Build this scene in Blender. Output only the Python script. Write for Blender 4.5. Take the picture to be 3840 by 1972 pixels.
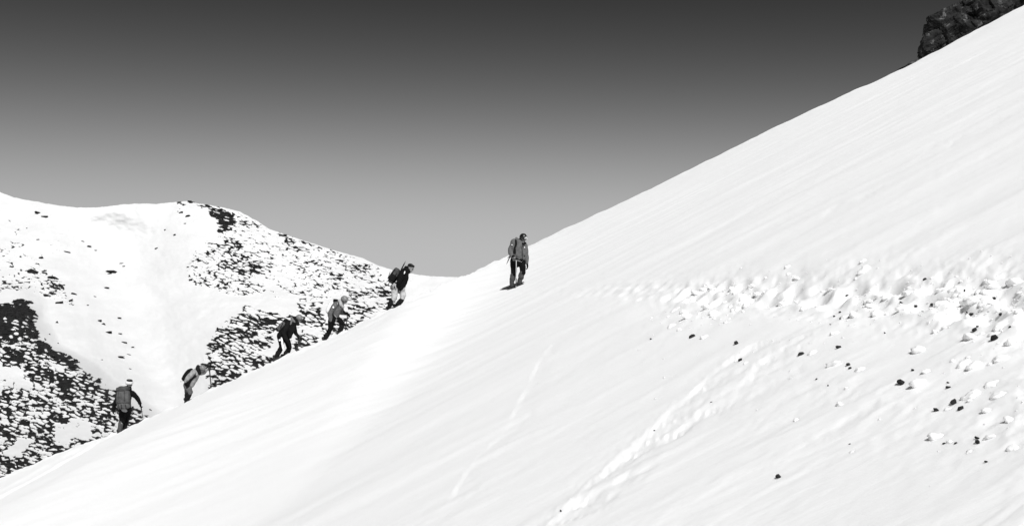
import bpy, bmesh, math, random
import numpy as np
from mathutils import Vector, Matrix, noise as mnoise

random.seed(7)
R_ = math.radians
for o in list(bpy.data.objects):
    bpy.data.objects.remove(o)
scn = bpy.context.scene
col = scn.collection

# ------------------------------------------------------------------ camera
W, H = 3840.0, 1972.0
F = 4117.0                 # focal length in photograph pixels
CX, HY = 1920.0, 1050.0    # principal column, row of the level line
cam_d = bpy.data.cameras.new('camera')
cam_d.sensor_width = 36.0
cam_d.lens = 36.0 * F / W
cam_d.shift_y = (HY - H / 2) / W
cam_d.clip_start = 0.1
cam_d.clip_end = 6000
cam = bpy.data.objects.new('camera', cam_d)
col.objects.link(cam)
cam.location = (0, 0, 0)
cam.rotation_euler = (R_(90), 0, 0)
scn.camera = cam

# ------------------------------------------------------------------ sky, sun, exposure
SUN_AZ, SUN_EL = R_(166), R_(48)     # clockwise from the view direction
world = bpy.data.worlds.new('World')
scn.world = world
world.use_nodes = True
wn, wl = world.node_tree.nodes, world.node_tree.links
wn.clear()
wo = wn.new('ShaderNodeOutputWorld')
bg = wn.new('ShaderNodeBackground')
sky = wn.new('ShaderNodeTexSky')
sky.sky_type = 'NISHITA'
sky.sun_disc = False
sky.sun_elevation = SUN_EL
sky.sun_rotation = SUN_AZ
sky.altitude = 3000
sky.air_density = 1.0
sky.dust_density = 0.2
sky.ozone_density = 1.0
sep = wn.new('ShaderNodeSeparateColor')          # black and white film behind a red filter
def wmath(op, a, b):
    n = wn.new('ShaderNodeMath'); n.operation = op
    for k, q in enumerate((a, b)):
        if isinstance(q, float): n.inputs[k].default_value = q
        else: wl.new(q, n.inputs[k])
    return n.outputs[0]
wl.new(sky.outputs[0], sep.inputs[0])
t3 = wmath('POWER', wmath('MULTIPLY', sep.outputs[0], 0.1), 3.5)       # contrast of the film: toe ...
resp = wmath('DIVIDE', t3, wmath('ADD', t3, 0.0265))                    # ... and shoulder
wl.new(wmath('MULTIPLY', resp, 4.32), bg.inputs['Color'])
bg.inputs['Strength'].default_value = 0.1
wl.new(bg.outputs[0], wo.inputs[0])

sun_d = bpy.data.lights.new('sun', 'SUN')
sun_d.energy = 4.0
sun_d.angle = R_(0.53)
sun = bpy.data.objects.new('sun', sun_d)
col.objects.link(sun)
SDIR = Vector((math.cos(SUN_EL) * math.sin(SUN_AZ), math.cos(SUN_EL) * math.cos(SUN_AZ), math.sin(SUN_EL)))
sun.rotation_euler = SDIR.to_track_quat('Z', 'Y').to_euler()
sun.location = (10, -10, 30)

scn.view_settings.view_transform = 'Standard'
scn.view_settings.look = 'None'
scn.view_settings.gamma = 1.0
scn.view_settings.exposure = 0.27

# ------------------------------------------------------------------ numpy noise
def _h(ix, iy, s):
    a = (ix.astype(np.int64) * 374761393 + iy.astype(np.int64) * 668265263 + s * 2147483647 + 12345) & 0xFFFFFFFF
    a = ((a ^ (a >> 13)) * 1274126177) & 0xFFFFFFFF
    a = ((a ^ (a >> 16)) * 2246822519) & 0xFFFFFFFF
    a = a ^ (a >> 15)
    return (a & 0xFFFFFF).astype(np.float64) / 16777216.0

def perlin(x, y, s=0):
    x = np.asarray(x, float); y = np.asarray(y, float)
    x0 = np.floor(x); y0 = np.floor(y)
    fx = x - x0; fy = y - y0
    u = fx * fx * fx * (fx * (fx * 6 - 15) + 10)
    v = fy * fy * fy * (fy * (fy * 6 - 15) + 10)
    def g(dx, dy):
        a = _h(x0 + dx, y0 + dy, s) * 2 * np.pi
        return np.cos(a) * (fx - dx) + np.sin(a) * (fy - dy)
    n0 = g(0, 0) * (1 - u) + g(1, 0) * u
    n1 = g(0, 1) * (1 - u) + g(1, 1) * u
    return (n0 * (1 - v) + n1 * v) * 1.5

def fbm(x, y, octv=4, s=0, gain=0.5):
    t = 0; a = 1.0; f = 1.0; n = 0
    for i in range(octv):
        t = t + a * perlin(x * f, y * f, s + i * 17)
        n += a; a *= gain; f *= 2.03
    return t / n

def worley(x, y, s=0):
    x0 = np.floor(x); y0 = np.floor(y)
    f1 = np.full(x.shape, 9.0); f2 = np.full(x.shape, 9.0)
    for dx in (-1, 0, 1):
        for dy in (-1, 0, 1):
            cx = x0 + dx; cy = y0 + dy
            px = cx + _h(cx, cy, s); py = cy + _h(cx, cy, s + 5)
            d = np.hypot(px - x, py - y)
            f2 = np.minimum(f2, np.maximum(f1, d))
            f1 = np.minimum(f1, d)
    return f1, f2

def sstep(a, b, x):
    t = np.clip((np.asarray(x, float) - a) / (b - a), 0, 1)
    return t * t * (3 - 2 * t)

def U(px): return (np.asarray(px, float) - CX) / F
def V(py): return (HY - np.asarray(py, float)) / F

# ------------------------------------------------------------------ materials (black and white)
def new_mat(name):
    m = bpy.data.materials.new(name); m.use_nodes = True
    nt = m.node_tree
    return m, nt.nodes, nt.links, nt.nodes['Principled BSDF']

def grey(v): return (v, v, v, 1)

def mat_fabric(name, v, var=0.18, scale=14.0, rough=0.85, bump=0.3, bscale=90):
    m, n, l, b = new_mat(name)
    tc = n.new('ShaderNodeTexCoord')
    no = n.new('ShaderNodeTexNoise'); no.inputs['Scale'].default_value = scale; no.inputs['Detail'].default_value = 6
    mr = n.new('ShaderNodeMapRange')
    mr.inputs[1].default_value = 0.3; mr.inputs[2].default_value = 0.7
    mr.inputs[3].default_value = v * (1 - var); mr.inputs[4].default_value = v * (1 + var)
    l.new(tc.outputs['Object'], no.inputs['Vector']); l.new(no.outputs[0], mr.inputs[0])
    l.new(mr.outputs[0], b.inputs['Base Color'])
    b.inputs['Roughness'].default_value = rough
    b.inputs['Specular IOR Level'].default_value = 0.1
    n2 = n.new('ShaderNodeTexNoise'); n2.inputs['Scale'].default_value = bscale; n2.inputs['Detail'].default_value = 3
    bp = n.new('ShaderNodeBump'); bp.inputs['Strength'].default_value = bump; bp.inputs['Distance'].default_value = 0.01
    l.new(tc.outputs['Object'], n2.inputs['Vector']); l.new(n2.outputs[0], bp.inputs['Height'])
    l.new(bp.outputs[0], b.inputs['Normal'])
    return m

def mat_hard(name, v, rough=0.4, metal=0.0, var=0.1):
    m, n, l, b = new_mat(name)
    tc = n.new('ShaderNodeTexCoord')
    no = n.new('ShaderNodeTexNoise'); no.inputs['Scale'].default_value = 25; no.inputs['Detail'].default_value = 5
    mr = n.new('ShaderNodeMapRange'); mr.inputs[1].default_value = 0.3; mr.inputs[2].default_value = 0.7
    mr.inputs[3].default_value = v * (1 - var); mr.inputs[4].default_value = v * (1 + var)
    l.new(tc.outputs['Object'], no.inputs['Vector']); l.new(no.outputs[0], mr.inputs[0])
    l.new(mr.outputs[0], b.inputs['Base Color'])
    b.inputs['Roughness'].default_value = rough; b.inputs['Metallic'].default_value = metal
    return m

def rock_colour(n, l, b, tc, lo, hi, scale, bstr, bdist):
    no = n.new('ShaderNodeTexNoise'); no.inputs['Scale'].default_value = scale; no.inputs['Detail'].default_value = 9
    no.inputs['Roughness'].default_value = 0.65
    mr = n.new('ShaderNodeMapRange'); mr.inputs[1].default_value = 0.35; mr.inputs[2].default_value = 0.68
    mr.inputs[3].default_value = lo; mr.inputs[4].default_value = hi
    l.new(tc.outputs['Object'], no.inputs['Vector']); l.new(no.outputs[0], mr.inputs[0])
    bp = n.new('ShaderNodeBump'); bp.inputs['Strength'].default_value = bstr; bp.inputs['Distance'].default_value = bdist
    l.new(no.outputs[0], bp.inputs['Height'])
    return mr, bp

def mat_rock(name, lo, hi, scale, bstr=0.8, bdist=0.2, flecks=False):
    m, n, l, b = new_mat(name)
    tc = n.new('ShaderNodeTexCoord')
    mr, bp = rock_colour(n, l, b, tc, lo, hi, scale, bstr, bdist)
    l.new(mr.outputs[0], b.inputs['Base Color']); l.new(bp.outputs[0], b.inputs['Normal'])
    if flecks:                                              # lichen and rime, plus sunlit highlights of the rock painted pale
        n3 = n.new('ShaderNodeTexNoise'); n3.inputs['Scale'].default_value = 1.3; n3.inputs['Detail'].default_value = 10; n3.inputs['Roughness'].default_value = 0.75
        l.new(tc.outputs['Object'], n3.inputs['Vector'])
        f3 = n.new('ShaderNodeMapRange'); f3.inputs[1].default_value = 0.55; f3.inputs[2].default_value = 0.68
        l.new(n3.outputs[0], f3.inputs[0])
        mx = n.new('ShaderNodeMix'); mx.data_type = 'RGBA'
        l.new(f3.outputs[0], mx.inputs['Factor']); l.new(mr.outputs[0], mx.inputs['A']); mx.inputs['B'].default_value = grey(0.22)
        l.new(mx.outputs['Result'], b.inputs['Base Color'])
    b.inputs['Roughness'].default_value = 0.9
    b.inputs['Specular IOR Level'].default_value = 0.2
    return m

SNOW = 0.84
def mat_snow_slope():
    m, n, l, b = new_mat('snow')
    tc = n.new('ShaderNodeTexCoord')
    mp = n.new('ShaderNodeMapping')
    mp.inputs['Rotation'].default_value = (0, 0, R_(-4))
    mp.inputs['Scale'].default_value = (3.0, 11.0, 6.0)
    l.new(tc.outputs['Object'], mp.inputs['Vector'])
    n1 = n.new('ShaderNodeTexNoise'); n1.inputs['Scale'].default_value = 1.0; n1.inputs['Detail'].default_value = 8
    n1.inputs['Roughness'].default_value = 0.65; n1.inputs['Distortion'].default_value = 0.6
    l.new(mp.outputs[0], n1.inputs['Vector'])
    b1 = n.new('ShaderNodeBump'); b1.inputs['Strength'].default_value = 0.14; b1.inputs['Distance'].default_value = 0.03
    l.new(n1.outputs[0], b1.inputs['Height'])
    n2 = n.new('ShaderNodeTexNoise'); n2.inputs['Scale'].default_value = 55; n2.inputs['Detail'].default_value = 4
    l.new(tc.outputs['Object'], n2.inputs['Vector'])
    b2 = n.new('ShaderNodeBump'); b2.inputs['Strength'].default_value = 0.10; b2.inputs['Distance'].default_value = 0.006
    l.new(n2.outputs[0], b2.inputs['Height']); l.new(b1.outputs[0], b2.inputs['Normal'])
    l.new(b2.outputs[0], b.inputs['Normal'])
    b.inputs['Base Color'].default_value = grey(SNOW)
    b.inputs['Roughness'].default_value = 0.75
    b.inputs['Specular IOR Level'].default_value = 0.15
    b.inputs['Subsurface Weight'].default_value = 0.7
    b.inputs['Subsurface Radius'].default_value = (1, 1, 1)
    b.inputs['Subsurface Scale'].default_value = 0.04
    return m

def mat_snow_plain(name='clod_snow', scale=40):
    m, n, l, b = new_mat(name)
    tc = n.new('ShaderNodeTexCoord')
    n2 = n.new('ShaderNodeTexNoise'); n2.inputs['Scale'].default_value = scale; n2.inputs['Detail'].default_value = 4
    l.new(tc.outputs['Object'], n2.inputs['Vector'])
    b2 = n.new('ShaderNodeBump'); b2.inputs['Strength'].default_value = 0.2; b2.inputs['Distance'].default_value = 0.01
    l.new(n2.outputs[0], b2.inputs['Height']); l.new(b2.outputs[0], b.inputs['Normal'])
    b.inputs['Base Color'].default_value = grey(SNOW)
    b.inputs['Roughness'].default_value = 0.75
    b.inputs['Specular IOR Level'].default_value = 0.15
    b.inputs['Subsurface Weight'].default_value = 0.9
    b.inputs['Subsurface Radius'].default_value = (1, 1, 1)
    b.inputs['Subsurface Scale'].default_value = 0.05
    return m

def mat_hillside():
    m, n, l, b = new_mat('snow_and_scree')
    tc = n.new('ShaderNodeTexCoord')
    at = n.new('ShaderNodeAttribute'); at.attribute_name = 'rock'
    fn = n.new('ShaderNodeTexNoise'); fn.inputs['Scale'].default_value = 2.2; fn.inputs['Detail'].default_value = 5
    l.new(tc.outputs['Object'], fn.inputs['Vector'])
    ad = n.new('ShaderNodeMath'); ad.operation = 'MULTIPLY_ADD'; ad.inputs[1].default_value = 0.22
    l.new(fn.outputs[0], ad.inputs[0]); l.new(at.outputs['Fac'], ad.inputs[2])
    st = n.new('ShaderNodeMapRange'); st.inputs[1].default_value = 0.52; st.inputs[2].default_value = 0.70
    l.new(ad.outputs[0], st.inputs[0])
    mr, bp = rock_colour(n, l, b, tc, 0.005, 0.026, 2.0, 0.6, 0.2)
    mx = n.new('ShaderNodeMix'); mx.data_type = 'RGBA'
    l.new(st.outputs[0], mx.inputs['Factor'])
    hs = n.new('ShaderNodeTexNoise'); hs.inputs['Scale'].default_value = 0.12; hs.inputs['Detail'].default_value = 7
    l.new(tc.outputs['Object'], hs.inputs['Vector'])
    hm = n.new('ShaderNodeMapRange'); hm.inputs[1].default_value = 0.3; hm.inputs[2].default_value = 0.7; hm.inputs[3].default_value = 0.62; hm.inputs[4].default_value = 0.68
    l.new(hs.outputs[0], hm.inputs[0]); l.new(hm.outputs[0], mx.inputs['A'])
    l.new(mr.outputs[0], mx.inputs['B'])
    l.new(mx.outputs['Result'], b.inputs['Base Color'])
    b.inputs['Roughness'].default_value = 0.85
    b.inputs['Specular IOR Level'].default_value = 0.15
    return m

M = dict(
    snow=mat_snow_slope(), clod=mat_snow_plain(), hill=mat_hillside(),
    rock=mat_rock('dark_rock', 0.005, 0.024, 2.5, 0.7, 0.15),
    crag=mat_rock('crag_rock', 0.001, 0.030, 1.8, 0.7, 0.15, flecks=True),
    stone=mat_rock('small_stone', 0.012, 0.04, 30, 0.6, 0.01),
    jacket_grey=mat_fabric('grey_shell_fabric', 0.105), jacket_grey2=mat_fabric('mid_grey_shell_fabric', 0.105),
    jacket_black=mat_fabric('black_shell_fabric', 0.005), jacket_dark=mat_fabric('charcoal_fabric', 0.008),
    jacket_pale=mat_fabric('pale_fabric', 0.27), trouser_black=mat_fabric('black_trouser_fabric', 0.004),
    trouser_pale=mat_fabric('cream_trouser_fabric', 0.42), trouser_grey=mat_fabric('grey_trouser_fabric', 0.10),
    gaiter=mat_fabric('grey_gaiter_nylon', 0.065, 0.35, 30), gaiter_dark=mat_fabric('dark_gaiter_nylon', 0.010, 0.3, 30),
    boot=mat_hard('boot_leather', 0.012, 0.6), glove=mat_fabric('black_glove', 0.005),
    glove_pale=mat_fabric('pale_mitten', 0.33, 0.4, 40), skin=mat_fabric('skin', 0.24, 0.08, 20, 0.6, 0.1),
    hair=mat_fabric('dark_hair', 0.01, 0.3, 60, 0.6, 0.9, 120), helmet_black=mat_hard('black_helmet', 0.008, 0.35),
    helmet_grey=mat_hard('grey_helmet', 0.16, 0.5, 0, 0.25), helmet_white=mat_hard('white_helmet', 0.7, 0.4),
    white=mat_hard('white_plastic', 0.8, 0.5), lens=mat_hard('dark_lens', 0.01, 0.1),
    pack_grey=mat_fabric('grey_pack_nylon', 0.085, 0.3, 9), pack_black=mat_fabric('black_pack_nylon', 0.007),
    pack_mid=mat_fabric('mid_grey_pack_nylon', 0.06, 0.4, 9), pack_white=mat_fabric('white_pack_nylon', 0.75, 0.08),
    scarf=mat_fabric('white_scarf', 0.36, 0.2, 30), scarf_grey=mat_fabric('grey_scarf', 0.14, 0.35, 30),
    metal=mat_hard('steel', 0.35, 0.35, 0.9), alu=mat_hard('pale_shaft', 0.45, 0.5, 0.0), pole=mat_hard('pole_shaft', 0.02, 0.6, 0.0), shaft=mat_hard('grey_shaft', 0.07, 0.4),
)

# ------------------------------------------------------------------ object helpers
def link(name, me, mat=None, parent=None, smooth=True):
    o = bpy.data.objects.new(name, me); col.objects.link(o)
    if mat is not None:
        me.materials.clear(); me.materials.append(mat)
    if smooth and len(me.polygons):
        me.polygons.foreach_set('use_smooth', np.ones(len(me.polygons), bool))
    if parent: o.parent = parent
    return o

def tag(o, label, cat, group=None):
    o['label'] = label; o['category'] = cat
    if group: o['group'] = group
    return o

def empty(name, loc):
    o = bpy.data.objects.new(name, None); col.objects.link(o)
    o.location = loc; o.empty_display_size = 0.2
    return o

def np_mesh(name, verts, quads):
    me = bpy.data.meshes.new(name)
    nv, nf = len(verts), len(quads)
    k = quads.shape[1]
    me.vertices.add(nv); me.vertices.foreach_set('co', np.ascontiguousarray(verts, np.float32).ravel())
    me.loops.add(nf * k); me.loops.foreach_set('vertex_index', np.ascontiguousarray(quads, np.int32).ravel())
    me.polygons.add(nf)
    me.polygons.foreach_set('loop_start', np.arange(0, nf * k, k, dtype=np.int32))
    me.update(calc_edges=True)
    return me

def grid_quads(nr, nc):
    i = np.arange(nr - 1)[:, None] * nc + np.arange(nc - 1)[None, :]
    return np.stack([i, i + 1, i + nc + 1, i + nc], -1).reshape(-1, 4)

# ================================================================== THE SNOW SLOPE
PA, PB, PH = 0.5, 0.0607, 2.34        # plane z = PA x + PB y - PH
crest_px = np.array([(-1400, 2380), (-600, 2040), (0, 1797), (215, 1704), (343, 1652), (442, 1626), (512, 1588), (687, 1512), (812, 1452),
    (1042, 1352), (1214, 1279), (1329, 1226), (1410, 1187), (1502, 1145), (1588, 1105), (1674, 1062), (1760, 1030), (1840, 989),
    (1908, 959), (2040, 895), (2200, 820), (2400, 728), (2680, 588), (2959, 451), (3210, 336), (3306, 296), (3442, 230),
    (3590, 150), (3680, 102), (3840, 20), (4500, -322), (5200, -690)], float)
cu = np.linspace(U(-1300), U(5000), 400)
cv = np.interp(cu, U(crest_px[:, 0]), V(crest_px[:, 1]))
ker = np.ones(3) / 3
cv[1:-1] = np.convolve(cv, ker, 'valid')
def crest_y_of_u(u):
    return 36 + 21 * sstep(-0.10, 0.05, u)
cy = crest_y_of_u(cu)
cx = cu * cy
cdev = cv * cy - (PA * cx + PB * cy - PH)
ct0 = 0.10 + 0.37 * sstep(-0.25, 0.0, cu)
ct1 = 0.62 + 0.38 * sstep(-0.36, -0.12, cu)

def base_h(x, y, dev=None):
    d = np.interp(x, cx, cdev if dev is None else dev)
    yc = np.interp(x, cx, cy)
    t0 = np.interp(x, cx, ct0); t1 = np.interp(x, cx, ct1)
    q = np.clip((y / yc - t0) / (t1 - t0), 0, 1)
    S = q * q * (3 - 2 * q)
    s = np.maximum(y - yc, 0)
    roll = 0.09 * s * s / (1 + 0.1 * s)
    return PA * x + PB * y - PH + d * S - roll
for it in range(6):                                   # let the rolled-over crest carry the skyline
    ys = np.linspace(18, 80, 600)
    uu, yy = np.meshgrid(cu, ys)
    sil = (base_h(uu * yy, yy) / yy).max(0)
    cdev = cdev + (cv - sil) * cy

# footpath, slide grooves, all in ground coordinates
def ray_ground(px, py, h=base_h):
    u, v = float(U(px)), float(V(py))
    ys = np.geomspace(2.0, 66, 3000)
    f = h(u * ys, ys) - v * ys
    k = np.nonzero((f[:-1] < 0) & (f[1:] >= 0))[0]
    i = k[0] if len(k) else int(np.argmax(f))
    y = ys[i]
    return u * y, y

trail = [ray_ground(*p) for p in ((1945, 1086), (2120, 1085), (2300, 1085), (2550, 1088), (2800, 1092), (3050, 1097), (3300, 1102), (3600, 1105), (3840, 1108))]
(xa, ya), (xb, yb) = trail[-2], trail[-1]
trail = np.array([(trail[0][0] - 0.25, trail[0][1] + 2.5)] + trail + [(xb + (xb - xa) * (yb - 1.5) / (ya - yb), 1.5)])
def trail_x(y): return np.interp(-np.asarray(y), -trail[:, 1], trail[:, 0])

grooves_px = [
    ([(2068, 1968), (2161, 1876), (2248, 1789), (2324, 1713), (2389, 1659), (2465, 1593), (2541, 1517), (2612, 1458), (2677, 1403), (2748, 1343), (2830, 1290)], 0.08, 0.019, 0.46),
    ([(2150, 1900), (2291, 1784), (2433, 1691), (2514, 1626), (2623, 1545), (2704, 1479), (2791, 1430), (2846, 1359), (2927, 1309), (3000, 1262)], 0.06, 0.016, 0.5),
    ([(1560, 2020), (1601, 1968), (1683, 1887), (1726, 1805), (1791, 1713), (1835, 1670), (1911, 1593), (1943, 1517), (1976, 1452), (2030, 1343), (2075, 1290)], 0.05, 0.010, 0.56),
    ([(1240, 1740), (1400, 1650), (1510, 1590), (1560, 1560)], 0.05, 0.004, 0.6),
    ([(2900, 1740), (3060, 1640), (3180, 1560), (3300, 1480)], 0.06, 0.006, 0.6),
    ([(2980, 1250), (3300, 1090)], 0.03, 0.004, 0.6),
    ([(3030, 820), (3150, 760), (3330, 690)], 0.12, 0.010, 0.5),
    ([(3480, 560), (3620, 500), (3800, 430)], 0.15, 0.010, 0.6),
]
grooves = []
for pts, w, d, gap in grooves_px:
    grooves.append((np.array([ray_ground(*p) for p in pts]), w, d, gap))

rngf = np.random.default_rng(3)
feet = []
yf = 3.0
k = 0
while yf < trail[1][1] - 0.6:
    jx, jy = rngf.normal(0, 0.06), rngf.normal(0, 0.06)
    feet.append((float(trail_x(yf)) + (0.13 if k % 2 else -0.13) + jx, yf + jy, rngf.uniform(0.03, 0.09), rngf.uniform(0.8, 1.25)))
    yf += rngf.uniform(0.24, 0.42); k += 1

def detail(x, y):
    far = sstep(6, 30, y)
    yc = np.interp(x, cx, cy)
    crest = 1 - 0.5 * sstep(0.7, 0.95, y / yc)
    xr = x + 0.07 * y; yr = y - 0.07 * x
    z = 0.03 * fbm(xr / 5.0, yr / 1.7, 3, 1) * crest * (1 + far)
    wob = fbm(x / 1.6, y / 1.4, 3, 44) * 0.45
    pt = 0.25 + 1.1 * sstep(-0.2, 0.4, fbm(x / 2.8, y / 1.7, 3, 46))
    z += 0.0050 * (1 - 0.3 * far) * pt * fbm(xr / 1.0, (yr + wob) / 0.26, 4, 2, 0.6) * crest
    z += 0.0032 * (1 - far) * fbm(xr / 0.32, (yr + wob) / 0.07, 3, 3) * (0.3 + 1.1 * sstep(-0.1, 0.4, fbm(x / 1.2, y / 1.2, 2, 66)))
    z += 0.012 * far * pt * fbm(xr / 2.6, (yr + wob * 3) / 0.9, 5, 4, 0.55) * crest
    z += 0.0045 * fbm(x / 0.35, y / 0.28, 4, 14, 0.6)
    z += 0.08 * far * sstep(0.8, 0.97, y / yc) * fbm(x / 1.6, y / 1.6, 3, 15)
    z += 0.18 * np.exp(-((y - yc) / 0.9) ** 2) * sstep(0.5, -2, x) * (np.abs(fbm(x * 1.7, y * 1.7, 3, 16)) - 0.1)      # kicked up by the climbers
    # wind crust: small steps whose broken edges run down the fall line
    st = fbm(xr / 3.2, (yr + wob) / 0.8, 4, 9)
    z += 0.0045 * (sstep(0.02, 0.10, st) + sstep(0.22, 0.27, st)) * crest
    # trampled footpath
    tx = trail_x(y)
    dx = x - tx
    wn_ = 1 + 0.4 * fbm(x * 1.3, y * 0.6, 2, 21)
    core = np.exp(-(dx / (0.5 * wn_)) ** 2) * (0.05 + 0.95 * sstep(24, 11, y)) * sstep(36.5, 33, y)
    spread = np.where(dx < 0, np.exp(-np.abs(dx) / (0.7 + 0.7 * sstep(11, 7, y))), np.exp(-(dx / 0.6) ** 2)) * sstep(24, 9, y)
    patch = sstep(-0.25, 0.3, fbm(x * 0.9, y * 0.5, 3, 31))
    z -= 0.09 * core
    lump = np.abs(fbm(x * 3.4, y * 3.0, 4, 5))
    lump2 = np.abs(fbm(x * 9, y * 8, 3, 6))
    cover = np.clip(core * 0.9 + spread * patch * 1.1, 0, 1.2)
    z += cover * (0.075 * (0.34 - lump) + 0.018 * (0.33 - lump2))
    for fx, fy, fd, fs in feet:
        ex = (x - fx) / (0.085 * fs); ey = (y - fy) / (0.17 * fs)
        r2 = ex * ex + ey * ey
        mk = r2 < 9
        fd = fd * (0.12 + 0.88 * float(sstep(24, 10, fy)))
        if mk.any():
            q = r2[mk]
            z[mk] += -fd * np.exp(-q ** 2 * 0.8) + 0.3 * fd * np.exp(-((np.sqrt(q) - 1.7) ** 2) * 3)
    for pts, w, d, gap in grooves:
        for a, b in zip(pts[:-1], pts[1:]):
            ab = b - a; L = math.hypot(*ab)
            if L < 1e-6: continue
            t = ((x - a[0]) * ab[0] + (y - a[1]) * ab[1]) / L
            s = (-(x - a[0]) * ab[1] + (y - a[1]) * ab[0]) / L
            s = -s                                       # positive to the right of the climbing line
            mk = (t >= 0) & (t < L) & (np.abs(s) < w * 7)
            if not mk.any(): continue
            ss, xx, yy = s[mk], x[mk], y[mk]
            br = sstep(gap - 0.35, gap + 0.1, fbm(xx / 0.5 , yy / 0.5, 2, 71) + 0.5)
            ww = w * (0.6 + 0.7 * br) * (1 + 0.5 * fbm(xx / 0.12, yy / 0.12, 2, 77))
            ss = ss + w * 0.9 * fbm(xx / 0.16, yy / 0.16, 3, 78)
            q = ss / ww
            prof = -sstep(-0.5, 0.5, q) * (1 - sstep(0.7, 5.5, q)) + 0.25 * np.exp(-((q + 0.7) / 0.35) ** 2)
            z[mk] += d * prof * (0.15 + 0.85 * br) + d * 0.8 * br * np.exp(-(q / 1.6) ** 2) * fbm(xx / 0.05, yy / 0.05, 3, 79)
    return z

def ground(x, y):
    x = np.atleast_1d(np.asarray(x, float)); y = np.atleast_1d(np.asarray(y, float))
    return base_h(x, y) + detail(x, y)

rows = [1.6]
while rows[-1] < 88:
    y = rows[-1]
    rows.append(y + (min(max(y * y * 0.0007, 0.004), 0.15) if y < 50 else 0.8))
rows = np.array(rows)
NC = 900
uc = np.linspace(-0.66, 0.66, NC)
Yg, Ug = np.meshgrid(rows, uc, indexing='ij')
Xg = Ug * (Yg + 1.2)
Zg = ground(Xg.ravel(), Yg.ravel())
me = np_mesh('snow_slope', np.stack([Xg.ravel(), Yg.ravel(), Zg], -1), grid_quads(len(rows), NC))
slope = link('snow_slope', me, M['snow'])
slope['kind'] = 'structure'

# the rest of the flank, below and behind the photographer and down to the valley
def coarse_sheet(name, x0, x1, y0, y1, n, fz, mat):
    xs = np.linspace(x0, x1, n); ysx = np.linspace(y0, y1, n)
    yy, xx = np.meshgrid(ysx, xs, indexing='ij')
    o = link(name, np_mesh(name, np.stack([xx.ravel(), yy.ravel(), fz(xx, yy).ravel()], -1), grid_quads(n, n)), mat)
    o['kind'] = 'structure'
    return o
coarse_sheet('valley_ground', -2500, 2500, -2500, 2500, 60, lambda x, y: -75 + 3 * fbm(x / 200, y / 200, 3, 8), M['clod'])
coarse_sheet('lower_flank', -60, 60, -40, 1.7, 120, lambda x, y: PA * x + PB * y - PH - 0.03 + 0.05 * fbm(x / 4, y / 2, 3, 1), M['snow'])

# ================================================================== THE FAR HILLSIDE
ridge_px = np.array([(-900, 420), (-500, 545), (0, 720), (53, 741), (106, 751), (222, 771), (291, 779), (370, 778), (466, 766), (550, 763), (582, 765),
    (645, 759), (704, 754), (767, 766), (846, 780), (899, 794), (960, 826), (1008, 858), (1117, 895), (1260, 941), (1358, 967), (1415, 994),
    (1490, 1018), (1571, 1030), (1616, 1036), (1720, 1039), (1850, 1046), (2100, 1060)], float)
HC, HR = 760, 420
hpx = np.linspace(-700, 2000, HC)
hr = np.interp(hpx, ridge_px[:, 0], ridge_px[:, 1])
hr = hr + 3.0 * fbm(hpx / 26.0, hpx * 0, 4, 91)
hb = np.interp(hpx, crest_px[:, 0], crest_px[:, 1]) + 140
t = np.linspace(0, 1, HR) ** 1.05
PY = hr[None, :] * (1 - t[:, None]) + hb[None, :] * t[:, None]
PX = np.repeat(hpx[None, :], HR, 0)

def in_poly(px, py, poly, soft=8.0):
    """signed soft membership of a polygon"""
    poly = np.array(poly, float)
    inside = np.zeros(px.shape, bool)
    dist = np.full(px.shape, 1e9)
    n = len(poly)
    for i in range(n):
        x1, y1 = poly[i]; x2, y2 = poly[(i + 1) % n]
        c = ((y1 > py) != (y2 > py)) & (px < (x2 - x1) * (py - y1) / (y2 - y1 + 1e-9) + x1)
        inside ^= c
        dx, dy = x2 - x1, y2 - y1
        tt = np.clip(((px - x1) * dx + (py - y1) * dy) / (dx * dx + dy * dy), 0, 1)
        dist = np.minimum(dist, np.hypot(px - x1 - tt * dx, py - y1 - tt * dy))
    sd = np.where(inside, dist, -dist)
    return sstep(-soft, soft, sd)

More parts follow.
